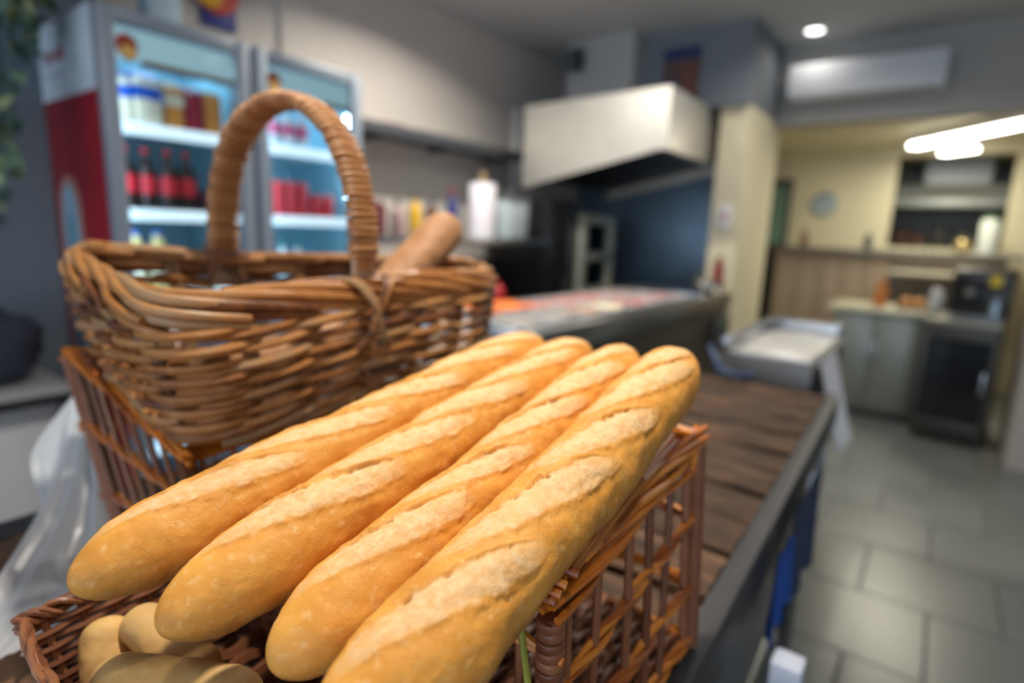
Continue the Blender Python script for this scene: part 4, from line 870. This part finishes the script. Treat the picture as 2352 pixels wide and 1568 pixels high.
part('body', r2(box(5.15, 5.48, -.42, -.08, .892, 1.24, .012)), M('machine_black', (.012, .012, .012), .3), cm); part('head', r2(box(5.03, 5.149, -.40, -.10, 1.10, 1.23, .01)), MATS['machine_black'], cm); part('drip_tray', r2(box(5.02, 5.149, -.40, -.10, .892, .92, .004)), STEELD, cm)
part('group_head', r2(lathe([(.03, 1.05), (.035, 1.06), (.035, 1.099)], 16, (5.09, -.20, 0))), STEEL, cm); part('yellow_sticker', r2(box(5.026, 5.0295, -.36, -.30, 1.13, 1.20)), M('sticker_yellow', (.55, .40, .02), .5), cm, False)
tag(part('milk_jug', lathe([(.035, .892), (.042, .90), (.038, .97), (.032, 1.0), (.036, 1.02), (.033, 1.02), (.029, .99)], 20, (5.075, -.33, .03)), M('jug', (.25, .32, .38), .25, .8), None, loc=(5.07, -.33, .922)), 'small steel milk jug on the drip tray of the coffee machine', 'jug')
tag(part('paper_bag', lump((5.33, -.0, .891+.09), (.06, .05, .10), 44), M('white_paper_bag', (.50, .50, .52), .8), None, True, None, loc=(5.33, 0, .891)), 'crumpled white paper bag beside the coffee machine', 'bag')
# on and behind the bar
bottle('dark_bottle', 'dark bottle standing on the bar under the cream wall', 'bottle', (6.70, .62, 1.326), .17, .035, MC('bottle_green', (.03, .05, .05), .2), BLACK)
bottle('brown_bottle', 'reddish brown bottle standing on the bar below the clock', 'bottle', (6.70, 1.19, 1.326), .19, .035, MC('bottle_brown', (.16, .07, .04), .3), MC('bottle_brown', (.16, .07, .04), .3))
tag(part('brass_pot', lathe([(.04, 1.326), (.06, 1.34), (.062, 1.42), (.05, 1.44), (.045, 1.435)], 20, (6.75, -.12, 0)), M('brass', (.55, .42, .20), .3, .8), None, loc=(6.75, -.12, 1.326)), 'small brass pot standing on the bar', 'pot')
t = thing('white_jar', 'tall white jar standing on the bar by the pass-through', 'jar', (6.78, -.30, 1.326)); part('body', lathe([(.07, 1.327), (.075, 1.34), (.075, 1.60), (.06, 1.63)], 24, (6.78, -.30, 0)), MC('jar_white', (.62, .66, .62), .3), t); part('lid', lathe([(.064, 1.631), (.064, 1.66), (.05, 1.665)], 24, (6.78, -.30, 0)), MC('jar_lid', (.10, .16, .10)), t)
kh = thing('kitchen_hood', 'pale steel canopy hood inside the back kitchen', 'hood', (8.4, .0, 1.86))
v, f = box(7.9, 9.0, -.75, .72, 1.88, 2.05); v[:, 0] = np.where(v[:, 2] > 2, 8.3+(v[:, 0]-8.3)*.6, v[:, 0]); part('canopy', (v, f), M('pale_steel', (.55, .58, .55), .4, .3), kh, False); part('lip', box(7.88, 9.02, -.77, .74, 1.80, 1.879, .004), MATS['pale_steel'], kh)
part('flue', box(8.3, 8.8, -.3, .3, 2.051, 2.43), MATS['pale_steel'], kh, False)
kb = thing('kitchen_shelf', 'dark kitchen shelving behind the pass-through', 'shelf', (8.6, .0, 0))
part('board', box(8.4, 9.15, -.9, .9, 1.30, 1.33), STEELD, kb, False); part('board', box(8.4, 9.15, -.9, .9, .85, .90), STEELD, kb, False)
for a_ in ((8.41, -.89), (8.41, .86), (9.11, -.89), (9.11, .86)): part('upright', box(a_[0], a_[0]+.03, a_[1], a_[1]+.03, 0, 1.75), STEELD, kb, False)
for i, (y, c, h) in enumerate(((.45, (.16, .05, .03), .22), (.28, (.20, .08, .05), .18), (.08, (.10, .09, .07), .25), (-.15, (.22, .20, .14), .2), (-.42, (.03, .07, .03), .26))):
    tag(part('kitchen_tin', join(box(8.50, 8.66, y-.07, y+.07, 1.331, 1.331+h, .01), box(8.49, 8.67, y-.078, y+.078, 1.332+h, 1.345+h, .004)), M('tin_%d' % i, c, .5), None, loc=(8.58, y, 1.331)),
        ('dark red tin on the kitchen shelf behind the pass-through', 'brown tin on the kitchen shelf behind the pass-through', 'tall dark grey tin on the kitchen shelf behind the pass-through', 'beige tin on the kitchen shelf behind the pass-through', 'tall dark green tin on the kitchen shelf behind the pass-through')[i], 'tin')

sb = thing('glint_bowl', 'shiny steel bowl added for a glint at the end of the ingredient counter', 'bowl', (4.08, 1.30, 1.001))  # bowl and ladle added to give the bright highlight on the counter corner
part('bowl', lathe([(.05, 1.001), (.085, 1.02), (.11, 1.07), (.115, 1.075), (.105, 1.07), (.08, 1.03), (.04, 1.012)], 28, (4.08, 1.30, 0)), M('chrome', (.85, .85, .82), .06, 1.), sb)
part('ladle', tube(cr([V(4.08, 1.30, 1.03), V(4.10, 1.35, 1.10), V(4.12, 1.40, 1.14)], 10), .007, 8), MATS['chrome'], sb)
